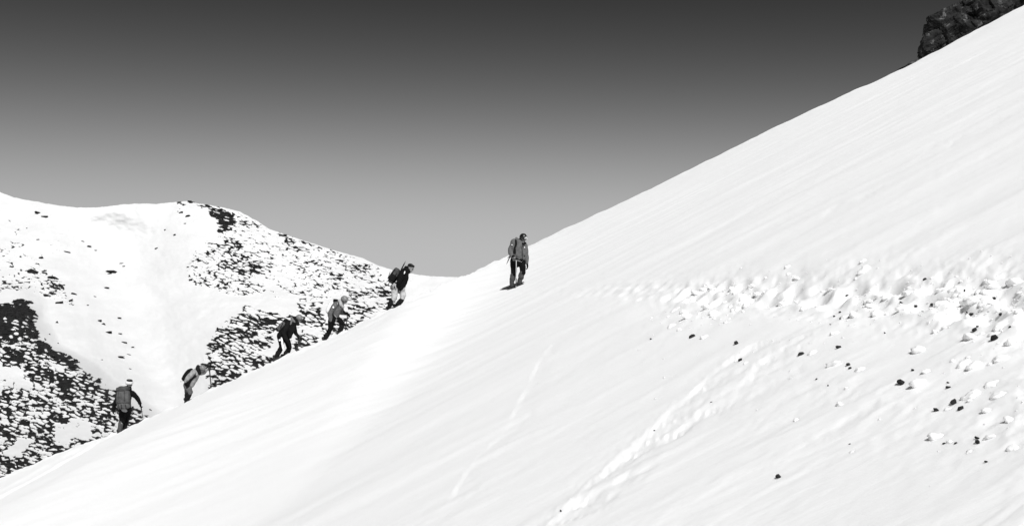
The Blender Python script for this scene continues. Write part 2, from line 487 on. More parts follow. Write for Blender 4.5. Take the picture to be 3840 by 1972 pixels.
def rock_density(px, py):
    # ragged borders
    wx = px + 28 * fbm(px / 60, py / 40, 3, 51); wy = py + 18 * fbm(px / 60, py / 40, 3, 52)
    d = np.zeros(px.shape)
    def add(poly, val, soft=14):
        nonlocal d
        d = np.maximum(d, val * in_poly(wx, wy, poly, soft))
    # left spur
    add([(-700, 1050), (0, 1140), (60, 1130), (118, 1120), (135, 1215), (175, 1290), (300, 1360), (420, 1460), (575, 1560), (560, 1700), (-700, 2300)], 0.66)
    add([(-700, 1140), (0, 1140), (66, 1120), (120, 1122), (136, 1212), (164, 1282), (90, 1262), (0, 1280), (-700, 1300)], 0.93, 10)
    add([(120, 1262), (170, 1285), (290, 1350), (310, 1385), (240, 1372), (140, 1320)], 0.95, 8)
    add([(0, 1280), (120, 1300), (260, 1400), (400, 1480), (470, 1560), (380, 1560), (230, 1470), (100, 1380), (0, 1370)], 0.76, 14)
    add([(250, 1395), (340, 1440), (420, 1500), (340, 1500), (240, 1420)], 0.72, 8)
    add([(0, 1580), (140, 1560), (220, 1640), (260, 1720), (0, 1800)], 0.72, 20)
    add([(-700, 850), (0, 930), (80, 950), (150, 985), (190, 1060), (240, 1150), (140, 1110), (0, 1060), (-700, 1000)], 0.40, 18)
    add([(95, 985), (170, 1010), (235, 1060), (280, 1140), (235, 1140), (110, 1040)], 0.55, 10)
    add([(0, 1040), (60, 1060), (110, 1095), (0, 1090)], 0.62, 10)
    add([(-700, 640), (0, 770), (150, 800), (270, 900), (330, 950), (180, 960), (0, 930), (-700, 900)], 0.25, 20)
    # right ridge, upper field
    add([(755, 762), (860, 782), (960, 822), (1110, 890), (1300, 950), (1430, 1000), (1500, 1080), (1480, 1150), (1330, 1210), (1130, 1190), (1060, 1130),
         (960, 1120), (850, 1105), (700, 1060), (690, 985), (760, 930), (840, 900), (815, 850)], 0.44)
    add([(770, 900), (900, 900), (1000, 960), (1010, 1070), (880, 1090), (740, 1050)], 0.56, 25)
    add([(1000, 900), (1300, 960), (1420, 1010), (1380, 1080), (1150, 1040), (1030, 960)], 0.42, 25)
    add([(1080, 1120), (1300, 1060), (1500, 1060), (1480, 1150), (1330, 1200), (1130, 1190)], 0.52, 20)
    add([(850, 792), (960, 826), (1110, 893), (1110, 925), (960, 870), (850, 815)], 0.50, 10)
    add([(764, 764), (830, 785), (880, 800), (900, 830), (860, 872), (822, 868), (812, 830), (775, 796)], 0.88, 9)
    add([(850, 840), (930, 850), (960, 880), (880, 878)], 0.62, 8)
    add([(640, 752), (704, 748), (780, 766), (850, 780), (846, 792), (760, 782), (704, 760), (640, 766)], 0.55, 4)
    add([(630, 775), (720, 775), (730, 815), (660, 820)], 0.30, 10)
    # right, lower field
    add([(940, 1135), (1010, 1170), (1060, 1180), (1040, 1500), (790, 1500), (758, 1325), (800, 1250), (836, 1212)], 0.64)
    add([(1060, 1170), (1330, 1150), (1430, 1180), (1420, 1300), (1040, 1400)], 0.55, 20)
    add([(1010, 1120), (1130, 1120), (1140, 1160), (1020, 1170)], 0.20, 20)
    d = np.maximum(d, 0.14 * sstep(900, 1200, px))
    # snow fields left bare of stones
    for poly, val in (([(985, 1120), (1130, 1110), (1110, 1165), (1010, 1175)], 0.15), ([(-60, 1370), (95, 1375), (110, 1450), (-60, 1460)], 0.30),
                      ([(215, 1585), (330, 1570), (330, 1640), (220, 1650)], 0.2), ([(60, 1640), (130, 1650), (60, 1720), (20, 1700)], 0.2),
                      ([(1010, 1240), (1120, 1240), (1100, 1330), (1030, 1340)], 0.25), ([(1215, 1110), (1300, 1100), (1290, 1180), (1230, 1200)], 0.3), ([(1420, 1010), (1500, 1010), (1720, 1030), (1720, 1100), (1500, 1130)], 0.16)):
        k_ = in_poly(wx, wy, poly, 10)
        d = d * (1 - k_) + np.minimum(d, val) * k_
    return d

def rock_mask(px, py):
    d = rock_density(px, py)
    ca, sa = math.cos(R_(16)), math.sin(R_(16))
    a = ca * px + sa * py; b = -sa * px + ca * py
    def field(g, sd):
        a_ = a / g; b_ = b / g
        wa = a_ + 10 * fbm(a_ / 30, b_ / 14, 2, 61 + sd); wb = b_ + 5 * fbm(a_ / 30, b_ / 14, 2, 62 + sd)
        f1, f2 = worley(wa / 38, wb / 13, 63 + sd)          # f2 - f1 is 0 on the joints between snow pillows
        fb = fbm(wa / 52, wb / 13, 6, 64 + sd, 0.68)
        return 0.42 * (0.27 - (f2 - f1)) / 0.27 + 1.3 * fb + 0.55 * fbm(wa / 130, wb / 42, 3, 66 + sd)
    k_ = sstep(1090, 1190, py)                              # nearer, so larger, towards the bottom
    q = field(0.7, 0) * (1 - k_) + field(0.9, 100) * k_
    d = np.clip(d + (d > 0.12) * (d < 0.9) * 0.22 * fbm(a / 150, b / 60, 2, 68), 0, 1)
    thr = np.interp(d, [0, 0.15, 0.35, 0.5, 0.65, 0.8, 0.95, 1.0], [3.0, 0.85, 0.52, 0.28, 0.02, -0.25, -0.55, -0.7])
    return 0.5 + 1.3 * (q - thr), d

mask, dens = rock_mask(PX, PY)
tt = (PY - 755) / (1800 - 755)
D = 186 - 88 * tt
gx = 400 + 0.33 * (PY - 800)
D = D + 9 * np.exp(-((PX - gx) / 190) ** 2) * sstep(760, 900, PY)
left = sstep(60, -60, PX - np.interp(PY, [1000, 1120, 1210, 1290, 1360, 1460, 1560, 1700], [60, 118, 135, 175, 300, 420, 575, 700]))
D = D - 7 * left * sstep(1000, 1200, PY)
D = D + 1.2 * fbm(PX / 300, PY / 220, 3, 95) + 0.5 * fbm(PX / 70, PY / 45, 3, 96)
mc = np.clip(mask, 0, 1)
D = D - 0.45 * mc * (0.5 + 1.0 * np.abs(fbm(PX / 12, PY / 6, 3, 97)))
hx, hy, hz = U(PX) * D, D, V(PY) * D
back = np.array([0.6, 2, 5, 12, 30, 80])[::-1]
bz = np.array([0.15, 0.7, 2.2, 6, 16, 50])[::-1]
bx = np.repeat(hx[:1], 6, 0); by = hy[:1] + back[:, None]; bzz = hz[:1] - bz[:, None]
hv = np.stack([np.vstack([bx, hx]), np.vstack([by, hy]), np.vstack([bzz, hz])], -1).reshape(-1, 3)
me = np_mesh('far_hillside', hv, grid_quads(HR + 6, HC)[:, ::-1])
at = me.attributes.new('rock', 'FLOAT', 'POINT')
at.data.foreach_set('value', np.concatenate([np.zeros(6 * HC), np.clip(mask, 0, 1).ravel()]).astype(np.float32))
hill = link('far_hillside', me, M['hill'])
hill['kind'] = 'structure'

# ------------------------------------------------------------------ rocks on the far hillside
def hull_rock(name, n, seed, flat=(1, 1, 0.7), jag=0.35):
    r = random.Random(seed)
    bm = bmesh.new()
    for i in range(n):
        v = Vector((r.gauss(0, 1), r.gauss(0, 1), r.gauss(0, 1))).normalized() * (1 - jag * r.random())
        bm.verts.new((v.x * flat[0], v.y * flat[1], v.z * flat[2]))
    res = bmesh.ops.convex_hull(bm, input=bm.verts)
    bmesh.ops.delete(bm, geom=[g for g in res['geom_interior'] if isinstance(g, bmesh.types.BMVert)], context='VERTS')
    bmesh.ops.recalc_face_normals(bm, faces=bm.faces)
    me = bpy.data.meshes.new(name); bm.to_mesh(me); bm.free()
    return me
rockm = [hull_rock('rock_shape', 16, 100 + i, (1.2, 0.9, 0.62)) for i in range(8)]
for m_ in rockm: m_.materials.append(M['rock'])

def hill_point(px, py):
    j = int(np.argmin(np.abs(hpx - px)))
    i = int(np.argmin(np.abs(PY[:, j] - py)))
    return Vector((hx[i, j], hy[i, j], hz[i, j]))

def hill_rock(px, py, wpx, label, group=None, hpx_=None, seed=None):
    p = hill_point(px, py)
    r = random.Random(seed if seed is not None else int(px * 31 + py))
    o = bpy.data.objects.new('rock', rockm[r.randrange(8)]); col.objects.link(o)
    o.location = p
    s = wpx / 2 * p.y / F / 1.05
    hs = (hpx_ / 2 * p.y / F / 0.62) if hpx_ else s * r.uniform(0.8, 1.3)
    o.scale = (s, s, hs)
    o.rotation_euler = (r.uniform(-.15, .15), r.uniform(-.1, .45), r.uniform(-.35, .35) + (math.pi if r.random() < 0.5 else 0))
    tag(o, label, 'rock', group)
    return o

singles = [
    (421, 1020, 46, 18, 'largest lone dark slab in the middle of the snow chute'),
    (462, 999, 14, 8, 'small dark rock just above right of the lone slab in the chute'),
    (455, 988, 22, 7, 'thin flat rock highest above the lone slab in the chute'),
    (400, 1081, 24, 15, 'dark stone in the chute a little below the lone slab'),
    (446, 1192, 20, 12, 'wedge shaped dark rock alone on the chute snow, right of the rock cluster'),
    (375, 1205, 26, 18, 'upper rock of the dark cluster low in the snow chute'),
    (388, 1215, 18, 12, 'rock touching the upper cluster rock from below in the snow chute'),
    (408, 1246, 32, 22, 'broad dark rock under the cluster low in the snow chute'),
    (450, 1251, 20, 8, 'small flat rock right of the broad dark chute rock'),
    (466, 1284, 28, 12, 'flat dark rock in the lower chute above the hooked one'),
    (497, 1302, 22, 6, 'thin pale edged rock furthest right in the lower chute'),
    (450, 1339, 36, 12, 'long hooked dark rock at the foot of the snow chute'),
    (483, 1329, 20, 6, 'thin rock right beside the long hooked rock at the chute foot'),
    (383, 1348, 14, 6, 'tiny dark rock left of the hooked rock at the chute foot'),
    (487, 1384, 12, 6, 'last tiny rock at the bottom of the chute above the big pack'),
    (143, 800, 30, 16, 'left half of the dark rock pair high on the left snowfield'),
    (168, 812, 34, 16, 'right half of the dark rock pair high on the left snowfield'),
    (152, 967, 20, 16, 'dark rock alone on the left snowfield above the spur'),
    (143, 898, 14, 9, 'small dark rock midway on the left snowfield'),
    (330, 924, 24, 9, 'rock at the left edge of the chute with a scatter around it'),
    (312, 906, 14, 6, 'small rock just above the one at the left chute edge'),
    (252, 945, 34, 9, 'long low rock streak on the left snowfield'),
    (361, 940, 14, 6, 'rock at the right end of the left chute edge scatter'),
    (655, 882, 13, 12, 'square black rock alone below the rounded summit'),
    (680, 797, 20, 11, 'dark rock just below the rounded summit'),
    (700, 811, 26, 9, 'wide grey rock under the summit, right of the dark one'),
    (695, 838, 12, 6, 'tiny rock between the summit rocks and the square one'),
    (588, 930, 18, 7, 'lone small rock on the open snow left of the square one'),
    (620, 861, 12, 6, 'faint small rock on open snow below the summit'),
    (722, 980, 12, 12, 'black stone at the upper left corner of the right rock field'),
    (705, 1003, 13, 10, 'dark stone just below the corner of the right rock field'),
    (410, 1025, 20, 7, 'dark ledge under the left end of the lone slab in the chute'),
    (328, 1144, 11, 7, 'small dark rock at the left edge of the chute below the streaks'),
    (356, 1112, 14, 6, 'small rock in the chute between spur streaks and stone'),
    (275, 1102, 30, 12, 'dark rock at the lower right end of the spur streak'),
    (213, 1210, 14, 14, 'dark rock just off the edge of the black spur cliff'),
    (186, 1253, 8, 8, 'tiny rock beside the black spur cliff'),
    (218, 1287, 10, 8, 'small rock on snow right of the spur band'),
    (125, 1020, 52, 26, 'big dark rock at the head of the streaks above the spur'),
    (165, 1017, 26, 16, 'rock right of the big one heading the spur streaks'),
    (200, 1040, 44, 10, 'long dark rock trailing right from the big spur rock'),
    (178, 1108, 40, 10, 'upper piece of the long diagonal rock streak on the spur'),
    (218, 1136, 40, 12, 'lower piece of the long diagonal rock streak on the spur'),
    (564, 1537, 14, 11, 'round dark stone on snow right of the climber with big pack'),
]
for px, py, w, h_, lab in singles:
    hill_rock(px, py, w, lab, None, h_)

rng = np.random.default_rng(11)
vis = (PY < np.interp(PX, crest_px[:, 0], crest_px[:, 1]) + 8) & (PX > -20) & (PX < 1560) & (mask > 0.85)
cand = np.argwhere(vis)
rng.shuffle(cand)
placed = []
groups = {
    'spur': ('small dark rock among many on the snowy spur at far left', 'rocks on the left spur'),
    'low': ('small dark rock in the dense stony field behind the lower climbers', 'rocks of the lower right stone field'),
    'up': ('small dark rock in the scattered field under the right hand ridge', 'rocks of the upper right stone field'),
}
small = []
for i, j in cand:
    px, py = PX[i, j], PY[i, j]
    if len(placed) < 256:
        if all(abs(px - a) > 17 or abs(py - b) > 9 for a, b in placed):
            placed.append((px, py))
            zone = 'spur' if px < 600 else ('low' if py > 1140 else 'up')
            lab, grp = groups[zone]
            hill_rock(px, py, random.uniform(15, 26), lab, grp, random.uniform(7, 11))
        continue
    small.append((i, j))
    if len(small) > 4200: break
# the rest of the scree, too small to count
sv, sf = [], []
tmpl = []
for m_ in rockm:
    co = np.array([v.co[:] for v in m_.vertices]); fc = [tuple(p.vertices) for p in m_.polygons]
    tmpl.append((co, np.array(fc)))
off = 0
for i, j in small:
    co, fc = tmpl[rng.integers(8)]
    p = np.array([hx[i, j], hy[i, j], hz[i, j]])
    s = rng.uniform(3.5, 8) / 2 * p[1] / F
    a = rng.uniform(0, 6.28); ca, sa = math.cos(a), math.sin(a)
    q = co * (s * rng.uniform(0.9, 1.6), s, s * rng.uniform(0.8, 1.4))
    q = np.stack([q[:, 0] * ca - q[:, 1] * sa, q[:, 0] * sa + q[:, 1] * ca, q[:, 2]], -1) + p
    sv.append(q); sf.append(fc + off); off += len(q)
me = np_mesh('scree', np.vstack(sv), np.vstack(sf))
o = link('scree', me, M['rock'], smooth=False)
o['kind'] = 'stuff'; tag(o, 'fine dark scree showing through the snow of the far hillside', 'scree')

# ================================================================== CRAG AND SKYLINE ROCKS
def lump_mesh(name, sub, seed, rad, amp, freq, octs=5, ridged=True):
    bm = bmesh.new()
    bmesh.ops.create_icosphere(bm, subdivisions=sub, radius=1)
    o3 = Vector((seed * 3.1, seed * 1.7, seed * 0.9))
    for v in bm.verts:
        n = v.co.normalized()
        p = Vector((n.x * rad[0], n.y * rad[1], n.z * rad[2]))
        q = p * freq + o3
        if ridged:
            d = mnoise.fractal(q, 1.0, 2.0, octs) * 0.6 + (0.35 - mnoise.voronoi(q * 1.3)[0][0]) * 0.9
        else:
            d = mnoise.fractal(q, 1.0, 2.0, octs)
        v.co = p + n * d * amp
    me = bpy.data.meshes.new(name); bm.to_mesh(me); bm.free()
    return me

def at_px(px, py, y):
    return Vector((float(U(px)) * y, y, float(V(py)) * y))

YR = 63.0
mpp = YR / F
croot = empty('rock_outcrop', at_px(3640, 160, YR) - Vector((0, 0, 1.2)))
tag(croot, 'big rough black rock crag rising behind the snow crest at top right', 'rock')
def jointed_rock(name, sub, seed, rad, amp):
    """solid rock cut by joints: stepped blocks at three sizes plus rough breakage"""
    bm = bmesh.new()
    bmesh.ops.create_icosphere(bm, subdivisions=sub, radius=1)
    o3 = Vector((seed * 3.1, seed * 1.7, seed * 0.9))
    Rj = Matrix.Rotation(R_(28), 3, 'Y') @ Matrix.Rotation(R_(20), 3, 'Z')
    r = random.Random(seed * 11)
    planes = []
    for i in range(17):                                     # fracture planes that cut the block
        n = Vector((r.gauss(0, 1), r.gauss(0, 1) - 0.3, r.gauss(0, 1))).normalized()
        planes.append((n, r.uniform(0.74, 1.0)))
    for v in bm.verts:
        n = v.co.normalized()
        f = min([d_ / max(n.dot(pn), 1e-3) for pn, d_ in planes if n.dot(pn) > 0.05] + [1.25])
        p = Vector((n.x * rad[0], n.y * rad[1], n.z * rad[2])) * f
        q = Rj @ p + o3
        a = Vector((q.x * 0.7, q.y * 0.8, q.z * 1.5))
        d = 0.42 * mnoise.cell(a * 1.3 + o3) + 0.25 * mnoise.cell(a * 2.9) + 0.35 * mnoise.fractal(q * 1.2, 1.0, 2.2, 5)
        v.co = p + n * amp * d
    me = bpy.data.meshes.new(name); bm.to_mesh(me); bm.free()
    return me
for k, (px, py, rx, ry, rz, sub, dy) in enumerate([(3850, -60, 215, 150, 225, 6, 0.3), (3690, 50, 120, 110, 125, 6, 0.0), (3575, 140, 78, 90, 112, 6, -0.2), (3515, 190, 56, 60, 66, 5, -0.3), (3775, 92, 95, 70, 55, 5, -0.9), (3640, 120, 60, 60, 60, 5, -0.9), (3870, 30, 80, 60, 60, 5, -1.6)]):
    me = jointed_rock('boulder', sub, k + 3, (rx * mpp, ry * mpp, rz * mpp), 0.30 if sub == 6 else 0.2)
    b = link('boulder', me, M['crag'], croot, smooth=False)
    b.location = at_px(px, py, YR + dy) - croot.location

def sky_rock(px, py, w, h_, y, label, tilt):
    me = lump_mesh('rock', 4, px * 0.013, (w / 2 * y / F, w / 3 * y / F, h_ / 2 * y / F), 0.12, 1.6)
    o = link('rock', me, M['crag'], smooth=False)
    o.location = at_px(px, py, y)
    o.rotation_euler = (0, R_(tilt), 0)
    tag(o, label, 'rock')
sky_rock(3405, 252, 130, 26, 60, 'long low dark rock lying along the crest below the crag', -27)
sky_rock(3222, 336, 34, 18, 59, 'small dark rock alone on the crest skyline, left of the crag', -25)

# ================================================================== STONES AND SNOW CLODS ON THE NEAR SLOPE
stonem = [hull_rock('stone_shape', 26, 300 + i, (1.15, 0.9, 0.8), 0.3) for i in range(6)]
for m_ in stonem: m_.materials.append(M['stone'])
clodm = []
for i in range(7):
    m_ = lump_mesh('clod_shape', 3, 40 + i, (1.0, 0.9, 0.72), 0.42, 1.5, 4, False)
    m_.materials.append(M['clod']); m_.polygons.foreach_set('use_smooth', np.ones(len(m_.polygons), bool))
    clodm.append(m_)

stones = [
    (3378, 1439, 30, 'largest black stone at the lower left foot of a big snow lump'),
    (3727, 1273, 32, 'big black oval stone near the right edge, with a pointed tail'),
    (3577, 1511, 26, 'black wedge stone under the big snow block at lower right'),
    (3602, 1535, 20, 'stone right below the black wedge under the big snow block'),
    (3511, 1538, 20, 'thin flat black stone left of the wedge under the snow block'),
    (3555, 1453, 16, 'dark stone above the black wedge at lower right'),
    (3555, 1436, 9, 'pebble just above the dark stone at lower right'),
    (3666, 1660, 20, 'lower black stone of the stacked pair at lower right'),
    (3664, 1645, 16, 'upper black stone of the stacked pair at lower right'),
    (3539, 1663, 10, 'left pebble of the two level ones at lower right'),
    (3583, 1663, 10, 'right pebble of the two level ones at lower right'),
    (2919, 1789, 22, 'lone black stone far down the smooth slope near the bottom'),
    (2594, 1265, 20, 'black stone furthest left below the footpath'),
    (2441, 1271, 9, 'faint pebble left of the leftmost black stone'),
    (2761, 1289, 17, 'flat black stone right of the leftmost one below the footpath'),
    (2775, 1352, 14, 'triangular dark stone between the slide grooves'),
    (3003, 1330, 20, 'flat rectangular black stone in the middle of the debris'),
    (3181, 1368, 17, 'upper stone of the hooked pair on the debris slope'),
    (3187, 1382, 12, 'lower stone of the hooked pair on the debris slope'),
    (3144, 1304, 17, 'dark stone above the hooked pair on the debris slope'),
    (3655, 1240, 20, 'dark stone up left of the big oval one'),
    (3665, 1225, 10, 'pebble touching the dark stone up left of the oval one'),
    (3642, 1177, 15, 'round dark stone below the trampled hole at right'),
    (3626, 1168, 9, 'pebble left of the round dark stone at right'),
    (3752, 1178, 15, 'upright dark stone right of the round one'),
    (3787, 1228, 11, 'small black stone above right of the big oval one'),
    (3379, 1135, 12, 'left stone of the row of three in the footpath'),
    (3434, 1150, 14, 'middle stone of the row of three in the footpath'),
    (3495, 1141, 14, 'right stone of the row of three in the footpath'),
    (3458, 1167, 10, 'pebble under the row of three stones in the footpath'),
    (3467, 1050, 12, 'dark stone on the upper edge of the footpath at right'),
    (3611, 1092, 16, 'dark stone down in the trampled hole at right'),
    (3724, 1122, 15, 'grey stone in the wide trampled hollow at far right'),
    (3175, 1108, 12, 'small dark stone in the footpath below the grey hollows'),
    (3153, 1196, 13, 'dark stone at the lower edge of the footpath'),
    (3128, 1187, 9, 'pebble left of the stone at the lower edge of the footpath'),
    (3150, 1171, 10, 'pebble above the stone at the lower edge of the footpath'),
    (3114, 1217, 6, 'speck of stone below the lower edge of the footpath'),
    (3062, 1422, 8, 'pebble alone below the flat rectangular stone'),
    (3105, 1446, 7, 'lower of two specks below the flat rectangular stone'),
    (2667, 1508, 7, 'speck of stone at the edge of the right slide groove'),
    (2454, 1612, 8, 'speck of stone at the edge of the left slide groove'),
    (3423, 1389, 11, 'pebble at the upper left edge of the big snow lump'),
    (3697, 1732, 11, 'pebble at the lower right edge of the debris'),
    (3186, 1663, 7, 'speck of stone on the lower slope beside a short groove'),
    (2103, 1915, 9, 'pebble on the lip of the groove at the bottom edge'),
    (3318, 1248, 7, 'speck of stone on the smooth patch below the footpath'),
]
for k, (px, py, w, lab) in enumerate(stones):
    r = random.Random(k * 7 + 1)
    x, y = ray_ground(px, py, ground)
    o = bpy.data.objects.new('stone', stonem[k % 6]); col.objects.link(o)
    s = w / 2 * y / F / 0.95
    o.location = (x, y, float(ground(x, y)[0]) + s * 0.45)
    s *= 1.2
    o.scale = (s * 1.15, s, s * r.uniform(0.75, 1.05))
    o.rotation_euler = (r.uniform(-.3, .3), r.uniform(-.5, -.1), r.uniform(0, 6.28))
    tag(o, lab, 'stone')

def clod(x, y, s, label, group, k):
    r = random.Random(k * 13 + 5)
    o = bpy.data.objects.new('snow_clod', clodm[k % 7]); col.objects.link(o)
    o.location = (x, y, float(ground(x, y)[0]) + s * r.uniform(-0.25, 0.2))
    o.scale = (s * r.uniform(0.9, 1.4), s * r.uniform(0.8, 1.2), s * r.uniform(0.55, 0.9))
    o.rotation_euler = (r.uniform(-.4, .4), r.uniform(-.6, .2), r.uniform(0, 6.28))
    tag(o, label, 'snow clod', group)
big_clods = [
    (3450, 1440, 55, 'big rounded snow lump right of the largest black stone'),
    (3480, 1390, 40, 'snow lump piled on the back of the big rounded lump'),
    (3650, 1480, 80, 'largest angular snow block above the black wedge stone'),
    (3720, 1440, 50, 'tall snow lump behind the largest angular block'),
    (3560, 1530, 30, 'small snow lump in front of the black wedge stone'),
    (3790, 1290, 50, 'snow block right of the big black oval stone'),
    (3680, 1255, 40, 'snow lump wrapped by the hooked stone up left of the oval one'),
    (3225, 1385, 45, 'snow lump held by the hooked stone pair'),
    (3050, 1320, 40, 'snow lump right of the flat rectangular stone'),
    (2640, 1265, 28, 'snow lump right of the leftmost black stone'),
    (3205, 1185, 50, 'round snow lump at the lower edge of the footpath'),
    (3260, 1150, 45, 'snow lump between the footpath edge and the row of three stones'),
    (3560, 1655, 24, 'snow lump between the two level pebbles'),
    (3710, 1640, 40, 'snow block right of the stacked stone pair'),
    (3800, 1680, 45, 'broad snow lump at the right edge near the bottom'),
    (3640, 1690, 30, 'low snow lump under the stacked stone pair'),
    (2800, 1360, 26, 'snow lump right of the triangular dark stone'),
    (3130, 1250, 30, 'snow lump below the stone at the lower footpath edge'),
    (3330, 1110, 36, 'snow lump in the footpath left of the row of three stones'),
    (3560, 1130, 34, 'snow lump in the footpath right of the row of three stones'),
]
for k, (px, py, w, lab) in enumerate(big_clods):
    x, y = ray_ground(px, py, ground)
    clod(x, y, w / 2 * y / F, lab, None, k)
CL = 'white lump of kicked up snow lying along the trampled footpath'
n_cl = 0
k = 100
placedc = []
while n_cl < 170 and k < 4000:
    k += 1
    y = float(np.exp(rng.uniform(math.log(5.2), math.log(15.5))))
    dx = -rng.exponential(0.42) + 0.2 if rng.random() < 0.75 else rng.normal(0, 0.3)
    x = float(trail_x(y)) + dx
    if y < 9 and rng.random() < 0.5: dx *= 1.9; x = float(trail_x(y)) + dx
    if dx < (-1.9 if y < 9 else -1.0): continue
    px = CX + x / y * F
    if not (2150 < px < 3870): continue
    if fbm(np.array([x * 0.9]), np.array([y * 0.5]), 3, 31)[0] < -0.05 and rng.random() < 0.85: continue
    s = float((0.013 + 0.038 * rng.random() ** 2.4) * (1 + 0.02 * y))
    clod(x, y, s, CL, 'snow clods along the footpath', k); n_cl += 1
# crumbs of snow, uncountable
co0 = [np.array([v.co[:] for v in m_.vertices]) for m_ in rockm]
sv, sf, off = [], [], 0
xs_, ys_ = [], []
while len(xs_) < 900:
    y = float(np.exp(rng.uniform(math.log(5.0), math.log(15))))
    dx = -rng.exponential(0.38) + 0.25 if rng.random() < 0.7 else rng.normal(0, 0.35)
    x = float(trail_x(y)) + dx
    if fbm(np.array([x * 0.9]), np.array([y * 0.5]), 3, 31)[0] < -0.1 and rng.random() < 0.8: continue
    xs_.append(x); ys_.append(y)
zs_ = ground(np.array(xs_), np.array(ys_))
for x, y, z in zip(xs_, ys_, zs_):
    co, fc = tmpl[rng.integers(8)]
    s = rng.uniform(0.003, 0.009) * (1 + 0.03 * y)
    sv.append(co * (s * rng.uniform(.8, 1.4), s, s) + (x, y, z + s * 0.3)); sf.append(fc + off); off += len(co)
o = link('snow_crumbs', np_mesh('snow_crumbs', np.vstack(sv), np.vstack(sf)), M['clod'])
o['kind'] = 'stuff'; tag(o, 'fine crumbs of snow scattered around the trampled footpath', 'snow')

# ================================================================== PEOPLE
def tube(p0, r0, p1, r1, n=12):
    """closed tapered capsule"""
    p0, p1 = Vector(p0), Vector(p1)
    ax = p1 - p0; L = max(ax.length, 1e-4); ax = ax / L
    a = ax.orthogonal().normalized(); b = ax.cross(a)
    prof = []
    for k in range(5):
        th = math.pi / 2 * (1 - k / 4)
        prof.append((-r0 * math.sin(th), r0 * math.cos(th)))
    for k in range(5):
        th = math.pi / 2 * (k / 4)
        prof.append((L + r1 * math.sin(th), r1 * math.cos(th)))
    vs, fs = [], []
    for z, r in prof:
        r = max(r, 1e-4)
        for i in range(n):
            t_ = 2 * math.pi * i / n
            vs.append(p0 + ax * z + (a * math.cos(t_) + b * math.sin(t_)) * r)
    m_ = len(prof)
    for j in range(m_ - 1):
        for i in range(n):
            fs.append((j * n + i, j * n + (i + 1) % n, (j + 1) * n + (i + 1) % n, (j + 1) * n + i))
    fs.append(tuple(range(n))[::-1]); fs.append(tuple((m_ - 1) * n + i for i in range(n)))
    return vs, fs

def ellipsoid(c, r, rot=None, e=1.0, nu=20, nv=12):
    """ellipsoid, or with e < 1 a rounded box"""
    rot = rot or Matrix.Identity(3)
    c = Vector(c)
    sg = lambda w: math.copysign(abs(w) ** e, w)
    vs, fs = [], []
    for j in range(nv + 1):
        ph = -math.pi / 2 + math.pi * j / nv
        ph = max(min(ph, math.pi / 2 - 1e-3), -math.pi / 2 + 1e-3)
        for i in range(nu):
            th = 2 * math.pi * i / nu
            p = Vector((r[0] * sg(math.cos(ph)) * sg(math.cos(th)), r[1] * sg(math.cos(ph)) * sg(math.sin(th)), r[2] * sg(math.sin(ph))))
            vs.append(c + rot @ p)
    for j in range(nv):
        for i in range(nu):
            fs.append((j * nu + i, j * nu + (i + 1) % nu, (j + 1) * nu + (i + 1) % nu, (j + 1) * nu + i))
    fs.append(tuple(range(nu))[::-1]); fs.append(tuple(nv * nu + i for i in range(nu)))
    return vs, fs

def join(prims):
    vs, fs = [], []
    for v, f in prims:
        o_ = len(vs); vs += [tuple(q) for q in v]; fs += [tuple(i + o_ for i in g) for g in f]
    return vs, fs

def blob(name, prims, mat, parent, voxel=0.014, smooth=4, wrinkle=0.0, wfreq=9.0, seed=0.0, stretch=(1, 1, 1)):
    """fuse overlapping volumes into one continuous skin"""
    vs, fs = join(prims)
    me = bpy.data.meshes.new(name); me.from_pydata(vs, [], fs); me.update()
    o = bpy.data.objects.new(name, me); col.objects.link(o)
    rm = o.modifiers.new('r', 'REMESH'); rm.mode = 'VOXEL'; rm.voxel_size = voxel
    if smooth:
        sm = o.modifiers.new('s', 'SMOOTH'); sm.iterations = smooth; sm.factor = 0.5
    dg = bpy.context.evaluated_depsgraph_get()
    nm = bpy.data.meshes.new_from_object(o.evaluated_get(dg))
    bpy.data.objects.remove(o); bpy.data.meshes.remove(me)
    nm.name = name
    if wrinkle:
        n = len(nm.vertices)
        nor = [v.normal.copy() for v in nm.vertices]
        for v, no in zip(nm.vertices, nor):
            q = Vector((v.co.x * stretch[0], v.co.y * stretch[1], v.co.z * stretch[2])) * wfreq + Vector((seed, seed * 2, 0))
            v.co += no * wrinkle * (mnoise.noise(q) + 0.5 * mnoise.noise(q * 2.1))
    return link(name, nm, mat, parent)

def solid(name, prims, mat, parent, smooth=True):
    vs, fs = join(prims)
    me = bpy.data.meshes.new(name); me.from_pydata(vs, [], fs); me.update()
    return link(name, me, mat, parent, smooth)

def rotY(a): return Matrix.Rotation(R_(a), 3, 'Y')
def frame(fwd, up=Vector((0, 0, 1))):
    """matrix whose x axis looks forward and whose z axis is closest to up"""
    x = Vector(fwd).normalized(); y = Vector(up).cross(x).normalized(); z = x.cross(y)
    return Matrix((x, y, z)).transposed()

